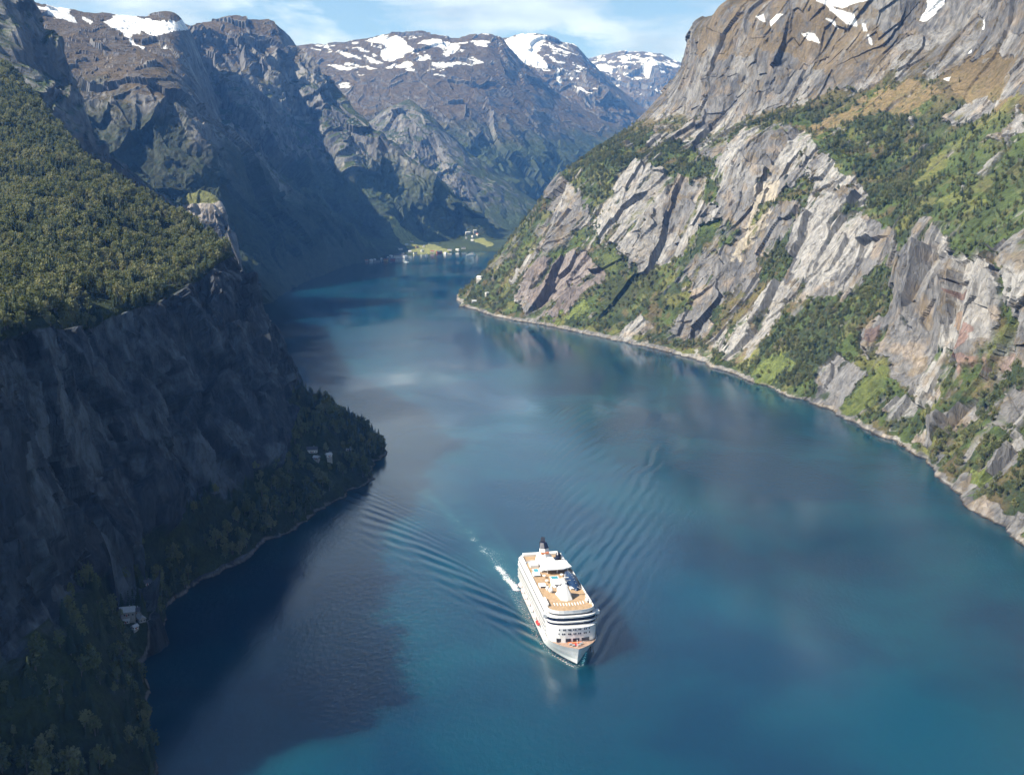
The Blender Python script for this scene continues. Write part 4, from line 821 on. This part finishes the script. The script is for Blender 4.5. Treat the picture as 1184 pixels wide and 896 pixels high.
def ship():
    ax = np.array([-0.166, 0.986]); mid = BOW[:2] + ax * SL / 2; fw = -ax; rz = math.atan2(fw[1], fw[0])
    root = empty('cruise_ship', (mid[0], mid[1], 0), rz); tag(root, 'white cruise ship with tan decks and a dark funnel sailing towards the viewer', 'cruise ship'); SHIPROOT.append(root)
    H = SL / 2; hb = SB / 2
    # hull by stations
    def half(x, z):
        t = (x + H) / SL; full = hb * (1 - .22 * max(0, 1 - t / .12) ** 2); flare = np.clip(z / 17.0, 0, 1)
        n0 = .72 + .10 * flare; e = np.clip((t - n0) / (1.0 - n0), 0, 1); p = 1.55 + 1.2 * flare
        return full * (1 - e ** p) ** (1.0 if flare < .5 else .9) * (0.9 + .1 * flare)
    zs = [-4, 0, .9, 1.0, 5, 9, 13, 16.6]; xs = np.concatenate([np.linspace(0, .7, 18), np.linspace(.7, 1, 30)[1:]])
    ring = []
    for z in zs:
        Lz = SL * (1 - .035 * (1 - np.clip(z / 16.6, 0, 1))); pl = [(-H + t * Lz, half(-H + t * SL, z), z) for t in xs]; ring.append(pl[:-1] + [(-H + Lz, 0, z)] + [(x, -y, q) for x, y, q in reversed(pl[:-1])])
    def strip(z_idx, name, mat):
        mb = MB(); n = len(ring[0])
        for zi in z_idx: mb.v += ring[zi]
        for a in range(len(z_idx) - 1):
            for i in range(n): mb.f.append((a * n + i, a * n + (i + 1) % n, (a + 1) * n + (i + 1) % n, (a + 1) * n + i))
        return mb.build(name, mat, root)
    strip([0, 1, 2], 'boot_stripe', S_black); hull = strip([3, 4, 5, 6, 7], 'hull', S_white)
    n = len(ring[0]); mb = MB(); mb.v = [(x * .985, y * .97, 15.4) for x, y, z in ring[-1]]; mb.f = [tuple(range(n))]; mb.build('main_deck', S_salmon, root)
    mb = MB()
    for k in range(11): 
        x = 62 - k * 10.5; mb.box(x, x + 3.6, hb - .25, hb + .06, 10.4, 12.3) if False else None
    # round portholes as small dark pieces
    for sgn in (1, -1):
        ph = MB()
        for k in range(34):
            x = -74 + k * 3.6; y = half(x, 7.5) 
            for z in (6.2, 9.6): ph.box(x, x + 1.2, sgn * (half(x, z) - .2) if sgn > 0 else -(half(x, z) + .09), (half(x, z) + .09) if sgn > 0 else -(half(x, z) - .2), z, z + .9)
        p = ph.build('porthole', S_dark, root); p['kind'] = 'stuff'
    anchor = MB().box(H - 15, H - 13.4, half(H - 14, 9) - .3, half(H - 14, 9) + .5, 7.2, 10.4).tube((H - 14.2, half(H - 14, 9) + .3, 10), (H - 14.2, half(H - 14, 9) + .3, 12), .5); anchor.build('anchor', S_dark, root)
    def outline(x0, x1, h, rnd=9.0, stern=5.0, kf=12):
        """plan of a tier from stern x0 to bow end x1, bow end curved"""
        pts = [(x0, -h + stern), (x0 + stern * .4, -h + stern * .3), (x0 + stern, -h)]
        for k in range(kf + 1):
            a = -math.pi / 2 + math.pi * k / kf; pts.append((x1 - rnd + rnd * math.cos(a), h * math.copysign(abs(math.sin(a)) ** .7, math.sin(a))))
        return pts + [(x0 + stern, h), (x0 + stern * .4, h - stern * .3), (x0, h - stern)]
    # lower superstructure, white with balconies
    body = MB().prism(outline(-H + 3, H - 15.5, hb - .9, 10), 15.5, 28.2); sup = body.build('superstructure', S_white, root)
    for sgn in (1, -1):
        for lv, z in enumerate((17.3, 20.6, 23.9)):
            mb = MB(); rail = MB(); y = sgn * (hb - .9)
            x = -H + 12
            while x < H - 36:
                mb.box(x, x + 2.3, y - .15, y + .15 if sgn > 0 else y + .15, z, z + 2.0); x += 3.5
            mb.build('balcony_door', S_dark, sup)['kind'] = 'stuff'
            rail.box(-H + 10, H - 34, min(y, y + sgn * 1.5), max(y, y + sgn * 1.5), z - .55, z - .25); rail.box(-H + 10, H - 34, min(y + sgn * 1.38, y + sgn * 1.5), max(y + sgn * 1.38, y + sgn * 1.5), z - .25, z + .65)
            x = -H + 11.3
            while x < H - 35: rail.box(x, x + .25, min(y, y + sgn * 1.4), max(y, y + sgn * 1.4), z - .25, z + 2.6); x += 3.5
            rail.build('balcony', S_white, sup)
    # front face windows: two rows of small ones, wide openings below
    def front_pt(x1, h, rnd, y):
        s_ = min(abs(y) / h, 1) ** (1 / .7); return x1 - rnd + rnd * math.sqrt(max(0, 1 - s_ * s_))
    for z, hgt, ys, wd in ((26.0, 1.3, (-12.5, -9.3, -8.0, -4.8, -3.4, -.9, .8, 3.6, 5.0, 8.4, 10.0, 12.6), .95), (22.4, 1.3, (-12.8, -10.0, -8.4, -5.0, -3.6, -.6, .9, 3.4, 4.9, 8.2, 9.8, 12.8), 1.05)):
        for y in ys: xx = front_pt(H - 15.5, hb - .9, 10, y); MB().box(xx - 1.5, xx + .12, y - wd / 2, y + wd / 2, z, z + hgt).build('front_window', S_dark, sup)
    for y0, y1 in ((-15, -9.5), (-7.5, -3.2), (-1.5, 4), (4.8, 12.5)):
        xx = min(front_pt(H - 15.5, hb - .9, 10, y0), front_pt(H - 15.5, hb - .9, 10, y1)) ; MB().box(xx - 1, front_pt(H - 15.5, hb - .9, 10, (y0 + y1) / 2) + .2, y0, y1, 16.2, 19.0).build('deck_opening', S_dark, sup)
    # bands: white slab / navy glass, bridge with wings
    def tier(z0, z1, x0, x1, h, rnd, mat, name, parent=root): return MB().prism(outline(x0, x1, h, rnd), z0, z1).build(name, mat, parent)
    tier(28.22, 29.0, -H + 4, H - 18.2, hb + .5, 10, S_white, 'deck_slab'); tier(29.02, 31.2, -H + 5, H - 19.4, hb - .2, 10, S_navy, 'window_band')
    tier(31.22, 32.3, -H + 5, H - 18.6, hb + .3, 10, S_white, 'deck_slab'); tier(32.32, 35.0, -H + 8, H - 19.8, hb - .1, 10, S_navy, 'bridge_window')
    tier(35.02, 36.4, -H + 8, H - 19.6, hb + .3, 10, S_white, 'deck_slab'); tier(36.42, 37.9, -H + 34, H - 22.0, hb - 1.9, 10, S_dark, 'window_band'); tier(37.92, 39.6, -H + 33, H - 22.0, hb - 1.3, 10, S_white, 'deck_slab')
    wing = MB()
    for sgn in (1, -1): wing.box(H - 33, H - 28.5, min(sgn * (hb - .5), sgn * (hb + 3.2)), max(sgn * (hb - .5), sgn * (hb + 3.2)), 33.2, 36.4)
    each(wing, 'bridge_wing', S_white, root, .15)
    # open top decks
    MB().prism(outline(-H + 35, H - 23.0, hb - 2.0, 9.5), 39.62, 39.75).build('sun_deck', S_teak, root)
    rl = MB(); o_ = outline(-H + 33.2, H - 22.1, hb - 1.5, 10)
    for a, b2 in zip(o_, o_[1:] + o_[:1]):
        d = Vector((b2[0] - a[0], b2[1] - a[1], 0)); nn = Vector((-d.y, d.x, 0)).normalized() * .12
        k = len(rl.v); rl.v += [(a[0] - nn.x, a[1] - nn.y, 39.6), (b2[0] - nn.x, b2[1] - nn.y, 39.6), (b2[0] + nn.x, b2[1] + nn.y, 39.6), (a[0] + nn.x, a[1] + nn.y, 39.6)]; rl.v += [(v[0], v[1], 40.8) for v in rl.v[k:k + 4]]
        rl.f += [(k, k + 1, k + 5, k + 4), (k + 3, k + 2, k + 6, k + 7), (k + 4, k + 5, k + 6, k + 7)]
    rl.build('railing', S_white, root)
    # aft terraces: walls round lower tan decks
    MB().prism(outline(-H + 9, -H + 33.8, hb - 1.5, 1), 36.42, 37.35).build('aft_deck', S_teak, root)
    st = MB(); 
    for x0, x1, y0, y1, z1 in ((-H + 9, -H + 14, -hb + 4, hb - 4, 39.6), (-H + 14, -H + 40, -hb + 1.5, -hb + 3.2, 39.4), (-H + 14, -H + 52, hb - 3.0, hb - 1.5, 39.2)): st.box(x0, x1, min(-y0, -y1), max(-y0, -y1), 37.3, z1)
    each(st, 'aft_bulwark', S_white, root, .2)
    # funnel block and funnel
    fb_ = MB().prism([(-H + 22, -7), (-H + 46, -9), (-H + 49, 0), (-H + 46, 9), (-H + 22, 7)], 37.4, 43.5, [(-H + 24, -6), (-H + 43, -8), (-H + 46, 0), (-H + 43, 8), (-H + 24, 6)]).build('funnel_house', S_white, root, .3)
    fu = MB().prism([(-H + 24, -3.6), (-H + 33, -5.2), (-H + 36, 0), (-H + 33, 5.2), (-H + 24, 3.6)], 43.5, 51, [(-H + 23, -3.0), (-H + 30, -4.2), (-H + 32.5, 0), (-H + 30, 4.2), (-H + 23, 3.0)]).build('funnel', S_white, root, .3)
    MB().prism([(-H + 22.8, -3.3), (-H + 30.3, -4.6), (-H + 33, 0), (-H + 30.3, 4.6), (-H + 22.8, 3.3)], 51.0, 55.5, [(-H + 20, -2.2), (-H + 26.5, -3.1), (-H + 28.5, 0), (-H + 26.5, 3.1), (-H + 20, 2.2)]).build('funnel_cap', S_black, fu, .3)
    pp = MB()
    for yy in (-1.3, 0, 1.3): pp.tube((-H + 24, yy, 55.4), (-H + 22, yy, 59), .7, .6)
    each(pp, 'exhaust_pipe', S_black, fu)
    MB().box(-H + 31.2, -H + 34.3, -3.6, 3.6, 46.4, 48.0).build('funnel_stripe', S_orange, fu)
    # white wing roof over the midship pool, second dark stack at its side
    MB().prism([(-H + 48, -8), (-H + 64, -10), (-H + 70, -6), (-H + 70, 10), (-H + 66, 18.6), (-H + 48, 16)], 44.0, 45.2).build('canopy_roof', S_white, root, .3)
    cp = MB()
    for x, y in ((50, 13), (64, 15), (66, -4), (52, -6), (66, 5)): cp.tube((-H + x, y, 39.7), (-H + x, y, 44.1), .5)
    each(cp, 'canopy_post', S_white, root)
    MB().tube((-H + 38, 12, 37.3), (-H + 37, 12, 46), 3.2, 2.4, 12).tube((-H + 37, 12, 46), (-H + 36, 12, 48.5), 2.4, 1.4, 12).build('side_stack', S_black, root)
    MB().box(-H + 26, -H + 33, 10, 17, 37.4, 40.2).build('vent_house', S_grey, root, .2)
    # pools, cabins, dome
    for x0, x1, y0, y1, z1 in ((54, 63, -9.4, -4.5, 41.6), (64, 73, -18.2, -11.5, 41.4), (-1, 8, -15, 15, 0), (92, 100, -17.5, -11.5, 41.8), (103, 108, 8, 14, 41.2)):
        if z1: MB().box(-H + x0, -H + x1, y0, y1, 39.8, z1).build('deck_shelter', S_white, root, .25); MB().box(-H + x1 - .1, -H + x1 + .08, y0 + .6, y1 - .6, 40.3, z1 - .35).build('shelter_window', S_dark, root)
    for x0, y0 in ((76, -9), (76, 7), (88, -9), (104, -5), (104, 3), (50, -2)): MB().tube((-H + x0, y0, 39.75), (-H + x0, y0, 42.2), .12, .12, 6).dome((-H + x0, y0, 42.0), (1.7, 1.7), .7, 10, 3).build('parasol', S_white, root)
    MB().box(-H + 74, -H + 86, -4, 4, 39.8, 40.25).build('pool_rim', S_white, root, .1); MB().box(-H + 75, -H + 85, -3, 3, 40.1, 40.3).build('pool', S_blue, root)
    MB().box(-H + 53, -H + 62, -16, -10, 39.8, 40.2).build('pool_rim', S_white, root, .1); MB().box(-H + 54, -H + 61, -15, -11, 40.1, 40.26).build('pool', S_blue, root)
    MB().prism([(-H + 88, -6), (-H + 98, -7), (-H + 101, 0), (-H + 98, 7), (-H + 88, 6)], 39.8, 43.2).build('deck_house', S_white, root, .3)
    MB().box(-H + 97.4, -H + 100.9, -4.2, 4.2, 40.8, 42.2).build('deck_house_window', S_dark, root)
    MB().box(-H + 42, -H + 50, -17, -9, 39.7, 42.6).build('deck_cabin', S_white, root, .3)
    MB().dome((-H + 88, 13.6, 39.7), (23, 5.6), 5.5, 20, 6).build('glass_roof', S_glassb, root)
    gr = MB()
    for k in range(9): gr.tube((-H + 68 + k * 5, 18.9, 39.8), (-H + 68 + k * 5, 13.6, 39.8 + 5.6 * math.sqrt(max(0.05, 1 - ((k * 5 - 20) / 23) ** 2))), .22, .22, 5)
    each(gr, 'roof_rib', S_white, root)
    # radar mast: a tall white pyramid on legs, with yards and domes
    mast = MB().prism([(H - 62, -7), (H - 46, -5), (H - 44, 0), (H - 46, 5), (H - 62, 7)], 39.8, 50.5, [(H - 57, -1.8), (H - 53.5, -1.4), (H - 53, 0), (H - 53.5, 1.4), (H - 57, 1.8)]).build('radar_mast', S_white, root, .2)
    MB().tube((H - 55, 0, 50), (H - 55, 0, 60), .7, .3).box(H - 55.4, H - 54.6, -5, 5, 54, 54.5).box(H - 54.6, H - 53.8, -3, 3, 57, 57.4).build('mast_pole', S_white, mast)
    for x, y, z, r in ((H - 66, -10, 39.8, 2.2), (H - 67, -2, 39.8, 2.6), (H - 40, 16, 39.8, 1.8), (H - 71, -12, 39.8, 1.6)): MB().tube((x, y, z), (x, y, z + 1.6), r * .55).dome((x, y, z + 1.5), (r, r), r * 1.3, 12, 5).build('radome', S_white, root)
    for sgn in (1, -1): MB().box(H - 52, H - 36, min(sgn * 17.6, sgn * 19.2), max(sgn * 17.6, sgn * 19.2), 39.7, 42.0).build('wind_screen', S_white, root, .2)
    # foredeck gear
    MB().prism([(H - 15, -6), (H - 12.4, -5), (H - 12.4, 5), (H - 15, 6)], 15.45, 16.2).build('fore_hatch', S_orange, root)
    fg = MB()
    for x, y in ((H - 11, -4.5), (H - 11, 4.5), (H - 8.4, -2.4), (H - 8.4, 2.4)): fg.tube((x, y - 1.1, 16.3), (x, y + 1.1, 16.3), .9)
    each(fg, 'winch', S_grey, root); MB().tube((H - 6, 0, 15.4), (H - 6, 0, 22), .25).build('jackstaff', S_white, root)
    MB().dome((H - 10.4, 0, 15.45), (2.4, 2.4), .5, 14, 2).build('capstan', S_red, root)
    # lifeboats under davits
    for sgn in (1, -1):
        for k in range(7):
            x = -H + 28 + k * 14.5; y = sgn * (hb + 1.3); lb = MB().dome((x, y, 14.6), (4.6, 1.7), 1.7, 14, 4); b0 = len(lb.v); q = MB().dome((x, y, 14.6), (4.6, 1.7), -2.0, 14, 4)
            lb.f += [tuple(i + b0 for i in f) for f in q.f]; lb.v += q.v
            red = (k == 6 and sgn == -1)
            o = lb.build('lifeboat', S_red if red else S_white, root); 
            if red: o['label'] = 'red covered tender hung on the side'
            MB().box(x - 4.0, x + 4.0, y - 1.72, y + 1.72, 14.35, 14.62).build('rubbing_band', S_orange, o)
            for xx in (x - 3, x + 3): dv = MB(); dv.box(xx - .2, xx + .2, min(sgn * (hb - 1), y + sgn * .2), max(sgn * (hb - 1), y + sgn * .2), 16.7, 17.1).box(xx - .12, xx + .12, y - .12, y + .12, 15.8, 16.8).build('davit', S_white, root)
    # sun beds on the open deck
    bed = MB().box(-1.0, 1.0, -.38, .38, .30, .42).box(-1.0, -.9, -.36, .36, 0, .3).box(.8, .9, -.36, .36, 0, .3)
    b0 = len(bed.v); bed.v += [(.35, -.38, .42), (.35, .38, .42), (1.05, .38, .95), (1.05, -.38, .95), (.35, -.38, .34), (.35, .38, .34), (1.08, .38, .87), (1.08, -.38, .87)]; bed.f += [(b0, b0 + 1, b0 + 2, b0 + 3), (b0 + 4, b0 + 7, b0 + 6, b0 + 5), (b0, b0 + 3, b0 + 7, b0 + 4), (b0 + 1, b0 + 5, b0 + 6, b0 + 2), (b0 + 2, b0 + 6, b0 + 7, b0 + 3), (b0, b0 + 4, b0 + 5, b0 + 1)]
    src = bed.build('deck_chair', S_white); ca, sa = math.cos(rz), math.sin(rz); first = True
    for row, x in enumerate((H - 35.0, H - 37.6, H - 76)):
        for k in range(11):
            y = -12.5 + k * 2.5; o = src if first else src.copy(); first or COL.objects.link(o); first = False; lx = x - .05 * y * y * .3
            o.location = (mid[0] + ca * lx - sa * y, mid[1] + sa * lx + ca * y, 39.76 if True else 0); o.rotation_euler = (0, 0, rz + math.pi)
            rn = ('front row facing the bow', 'second row behind the front row', 'row beside the deck house')[row]
            tag(o, 'small white deck chair on the tan sun deck, ' + rn, 'deck chair', 'deck chairs in the ' + rn)
SHIPROOT = []
ship()

# ------------------------------------------------------------------ houses, boats, jetties
bpy.context.view_layer.update(); DG = bpy.context.evaluated_depsgraph_get()
H_white = flatmat('white_boards', (.72, .71, .68), .7, 0, .12, 1.2); H_red = flatmat('red_boards', (.30, .05, .035), .7); H_yellow = flatmat('ochre_boards', (.55, .38, .14), .7); H_grey = flatmat('weathered_boards', (.30, .29, .27), .8)
R_slate = flatmat('slate_roof', (.09, .09, .10), .7); R_tile = flatmat('tile_roof', (.28, .10, .06), .8); R_pale = flatmat('pale_metal_roof', (.50, .52, .54), .5); R_turf = flatmat('turf_roof', (.12, .15, .05), .9); H_stone = flatmat('grey_stone', (.33, .32, .30), .9, 0, .3, .8)
def ground(px, py):
    d = Vector(ray(px, py)).normalized(); hit, loc, nrm, idx, ob, mt = SC.ray_cast(DG, Vector((0, 0, CAM_H)), d); return loc if hit else None
def drop(x, y):
    hit, loc, nrm, idx, ob, mt = SC.ray_cast(DG, Vector((x, y, 3000)), Vector((0, 0, -1))); return loc.z if hit else 0
def house(name, label, cat, px, py, L_, W_, Hh, rz, wall, roof, group=None, floors=1, wings=0, up=0):
    p = ground(px, py)
    if p is None: return
    zmin = min(drop(p.x + a, p.y + b) for a in (-L_ / 2, L_ / 2) for b in (-W_ / 2, W_ / 2)); z = max(p.z, .4) + up
    o = empty(name, (p.x, p.y, z), rz); tag(o, label, cat, group)
    MB().box(-L_ / 2 - .2, L_ / 2 + .2, -W_ / 2 - .2, W_ / 2 + .2, min(-1, zmin - z - 1), .3).build('foundation', H_stone, o)
    w_ = MB().box(-L_ / 2, L_ / 2, -W_ / 2, W_ / 2, .3, Hh); k = len(w_.v); rh = W_ * .38
    w_.v += [(-L_ / 2, -W_ / 2, Hh), (-L_ / 2, W_ / 2, Hh), (-L_ / 2, 0, Hh + rh), (L_ / 2, -W_ / 2, Hh), (L_ / 2, W_ / 2, Hh), (L_ / 2, 0, Hh + rh)]; w_.f += [(k, k + 1, k + 2), (k + 3, k + 5, k + 4)]; w_.build('wall', wall, o)
    r_ = MB(); e = .6; t = .3
    for sg in (1, -1):
        k = len(r_.v); y1 = sg * (W_ / 2 + e); z1 = Hh - e * rh / (W_ / 2)
        r_.v += [(-L_ / 2 - e, y1, z1 + .03), (L_ / 2 + e, y1, z1 + .03), (L_ / 2 + e, 0, Hh + rh + .03), (-L_ / 2 - e, 0, Hh + rh + .03)]; r_.v += [(a, b, c + t) for a, b, c in r_.v[k:k + 4]]
        r_.f += [(k, k + 1, k + 2, k + 3), (k + 4, k + 7, k + 6, k + 5), (k, k + 4, k + 5, k + 1), (k, k + 3, k + 7, k + 4), (k + 1, k + 5, k + 6, k + 2)]
    ro = r_.build('roof', roof, o); MB().box(L_ * .15, L_ * .15 + .9, -.45, .45, Hh + rh * .5, Hh + rh + 1.4).build('chimney', H_stone, ro)
    wn = MB(); nf = max(1, int(Hh // 2.9)); nw = max(2, int(L_ // 3.2))
    for f in range(nf):
        for i in range(nw):
            x = -L_ / 2 + (i + .5) * L_ / nw
            for sg in (1, -1):
                y = sg * W_ / 2; wn.box(x - .55, x + .55, y - .06, y + .06, 1.1 + f * 2.9, 2.4 + f * 2.9)
        for sg in (1, -1):
            x = sg * L_ / 2; wn.box(x - .06, x + .06, -W_ * .25 - .5, -W_ * .25 + .5, 1.1 + f * 2.9, 2.4 + f * 2.9); wn.box(x - .06, x + .06, W_ * .25 - .5, W_ * .25 + .5, 1.1 + f * 2.9, 2.4 + f * 2.9)
    each(wn, 'window', S_dark, o); MB().box(-.5, .5, -W_ / 2 - .1, -W_ / 2 + .05, .3, 2.3).build('door', H_red, o)
    return o
# far village by the head of the bay
house('hotel', 'large white hotel block on the far waterfront beside the green field', 'hotel', 461, 299, 46, 18, 13, R(8), H_white, R_slate)
house('hotel_annex', 'white annex with grey roof just right of the large waterfront hotel', 'building', 468, 299, 30, 14, 9, R(70), H_white, R_pale)
house('boathouse', 'red boathouse at the water left of the far hotel', 'boathouse', 454, 301, 22, 11, 5, R(12), H_red, R_slate)
house('farmhouse', 'yellow house between the red boathouse and the small beach', 'house', 446, 302, 18, 10, 6, R(-10), H_yellow, R_tile)
house('boathouse', 'low grey shed on the small beach left of the yellow house', 'shed', 437, 303, 16, 9, 4, R(5), H_grey, R_slate)
house('farmhouse', 'white farmhouse standing alone up behind the far hotel', 'house', 463, 289, 20, 11, 7, R(30), H_white, R_slate)
house('barn', 'dark red barn at the right end of the green field', 'barn', 508, 293, 26, 13, 7, R(20), H_red, R_slate)
house('farmhouse', 'white house with tile roof left of the dark red barn', 'house', 500, 292, 18, 10, 6, R(0), H_white, R_tile)
house('farmhouse', 'small ochre house in the middle of the green field', 'house', 482, 287, 18, 10, 6, R(50), H_yellow, R_slate)
for i, (x, y, l, nm, lab, wl, rf) in enumerate(((541, 270, 36, 'farmhouse', 'largest white house of the hillside hamlet, topmost of all', H_white, R_pale), (547, 274, 26, 'farmhouse', 'white house below the topmost house of the hillside hamlet', H_white, R_slate), (539, 276, 22, 'farmhouse', 'white house at the left edge of the hillside hamlet', H_white, R_pale),
        (552, 272, 24, 'farmhouse', 'white tile roofed house at the right edge of the hillside hamlet', H_white, R_tile), (546, 279, 20, 'farmhouse', 'lowest white house of the hillside hamlet, nearest the water', H_white, R_pale), (549, 268, 26, 'barn', 'pale barn behind the hillside hamlet', H_grey, R_pale))):
    house(nm, lab, 'house' if nm == 'farmhouse' else 'barn', x, y, l * .68, 10, 6, R(20 + 37 * i), wl, rf)
for i, (x, y) in enumerate(((474, 292), (480, 294), (488, 291), (493, 296), (515, 294), (520, 290), (470, 284), (476, 280), (490, 286), (466, 294), (529, 290), (536, 288))):
    house('farmhouse', 'one of the small white houses scattered over the far green field', 'house', x, y, 15 + i % 3 * 3, 9, 6, R(33 * i), (H_white, H_white, H_yellow)[0], R_slate if i % 2 else R_pale, 'small white houses scattered over the far green field')
for i, (x, y) in enumerate(((424, 302.5), (429, 302), (433, 301.6), (441, 300), (449, 299), (452, 297))):
    house('boathouse', 'one of the small pale boathouses along the far left waterline', 'boathouse', x, y, 14, 9, 4.5, R(20 + 25 * i), H_white if i % 2 else H_grey, R_tile if i % 3 == 0 else R_pale, 'small boathouses along the far left waterline')
# near left shore
house('boathouse', 'pale roofed boathouse, biggest building of the dark left cove', 'boathouse', 147, 711, 13, 8, 4.5, R(15), H_grey, R_pale)
house('cabin', 'white cabin right of the biggest building in the dark left cove', 'cabin', 157, 710, 9, 6, 3.6, R(35), H_white, R_slate)
house('cabin', 'long pale cabin nearest the water in the dark left cove', 'cabin', 163, 717, 11, 5, 3.2, R(-55), H_grey, R_pale)
house('shed', 'small white shed below the boathouse in the dark left cove', 'shed', 146, 720, 5.5, 4, 2.8, R(10), H_white, R_pale)
house('shed', 'smallest pale shed, lowest in the dark left cove', 'shed', 156, 727, 4.5, 3.5, 2.6, R(60), H_white, R_pale)
house('cabin', 'white cabin alone in the dark wood above the left cove', 'cabin', 170, 676, 7, 5, 3, R(25), H_white, R_slate)
house('farmhouse', 'white farmhouse with dark roof in the clearing of the left headland', 'house', 361, 523, 13, 8, 4.5, R(5), H_white, R_slate)
house('cabin', 'small white cabin just right of the headland farmhouse', 'cabin', 380, 528, 7, 5, 3.2, R(40), H_white, R_pale)
house('shed', 'grey shed below the headland farmhouse', 'shed', 366, 531, 7, 5, 3, R(-20), H_grey, R_pale)
house('cabin', 'pale cabin farthest out on the left headland', 'cabin', 403, 521, 7, 5, 3, R(15), H_white, R_pale)
# right point
house('cabin', 'white cabin at the tip of the far right point', 'cabin', 548, 350, 13, 9, 4.5, R(15), H_white, R_pale)
house('cabin', 'bigger white cabin higher up on the far right point', 'cabin', 555, 323, 18, 12, 6, R(-30), H_white, R_pale)
house('shed', 'small pale shed between the two cabins of the far right point', 'shed', 563, 340, 10, 7, 3.5, R(40), H_white, R_pale)
def boat(name, label, px, py, Lb, rz, deck=True):
    p = PZ(px, py, 0); o = empty(name, (p[0], p[1], 0), rz); tag(o, label, 'boat'); W_ = Lb * .26; n = 14; pts = []
    for k in range(n + 1):
        t = k / n; pts.append((-Lb / 2 + t * Lb, W_ / 2 * (1 - max(0, (t - .45) / .55) ** 2.2)))
    pl = pts + [(x, -y) for x, y in reversed(pts[:-1])]; MB().prism([(x * .93, y * .75) for x, y in pl], -.6, Lb * .09, pl).build('hull', S_white, o)
    MB().box(-Lb * .3, Lb * .12, -W_ * .32, W_ * .32, Lb * .09, Lb * .19).build('cabin', S_white, o); MB().box(-Lb * .31, Lb * .13, -W_ * .33, W_ * .33, Lb * .13, Lb * .165).build('cabin_window', S_dark, o)
    MB().tube((-Lb * .1, 0, Lb * .19), (-Lb * .1, 0, Lb * .34), Lb * .008).build('mast', S_white, o)
boat('ferry', 'small white ferry moored off the hillside hamlet', 545, 295.5, 44, R(10)); boat('motor_boat', 'white motor boat lying in front of the far hotel', 470, 303.5, 24, R(-15))
boat('motor_boat', 'small pale boat at the jetty of the dark left cove', 171, 724, 7, R(70))
def jetty(label, px, py, Lj, rz):
    p = PZ(px, py, 0); o = empty('jetty', (p[0], p[1], 0), rz); tag(o, label, 'jetty'); MB().box(-Lj / 2, Lj / 2, -1, 1, .9, 1.15).build('walkway', H_grey, o)
    m = MB()
    for k in range(4): m.tube((-Lj / 2 + (k + .5) * Lj / 4, .8, -2), (-Lj / 2 + (k + .5) * Lj / 4, .8, 1.5), .15)
    each(m, 'post', H_grey, o)
jetty('short wooden jetty at the water in the dark left cove', 168, 729, 12, R(-10)); jetty('long wooden jetty on the far waterfront left of the hotel', 452, 304, 40, R(80))
# sea bed under everything so nothing is hollow, and air
def haze():
    x0, x1, y0, y1, z0, z1 = -9000, 9000, -1500, 19500, -60, 2300
    me = bpy.data.meshes.new('haze'); bm = bmesh.new(); bmesh.ops.create_cube(bm, size=1)
    for v in bm.verts: v.co = ((x0 + x1) / 2 + v.co.x * (x1 - x0), (y0 + y1) / 2 + v.co.y * (y1 - y0), (z0 + z1) / 2 + v.co.z * (z1 - z0))
    bm.to_mesh(me); bm.free(); o = bpy.data.objects.new('haze', me); COL.objects.link(o); tag(o, 'thin blue air between the mountains', kind='stuff')
    m = bpy.data.materials.new('air'); m.use_nodes = True; nt = m.node_tree; nt.nodes.clear(); out = N(nt, 'ShaderNodeOutputMaterial'); pv = N(nt, 'ShaderNodeVolumePrincipled')
    pv.inputs['Color'].default_value = (.13, .38, 1.0, 1); pv.inputs['Density'].default_value = 3.6e-5; pv.inputs['Anisotropy'].default_value = 0.0; pv.inputs['Absorption Color'].default_value = (1, 1, 1, 1)
    L(nt, pv.outputs[0], out.inputs['Volume']); me.materials.append(m); m.cycles.homogeneous_volume = True
haze()
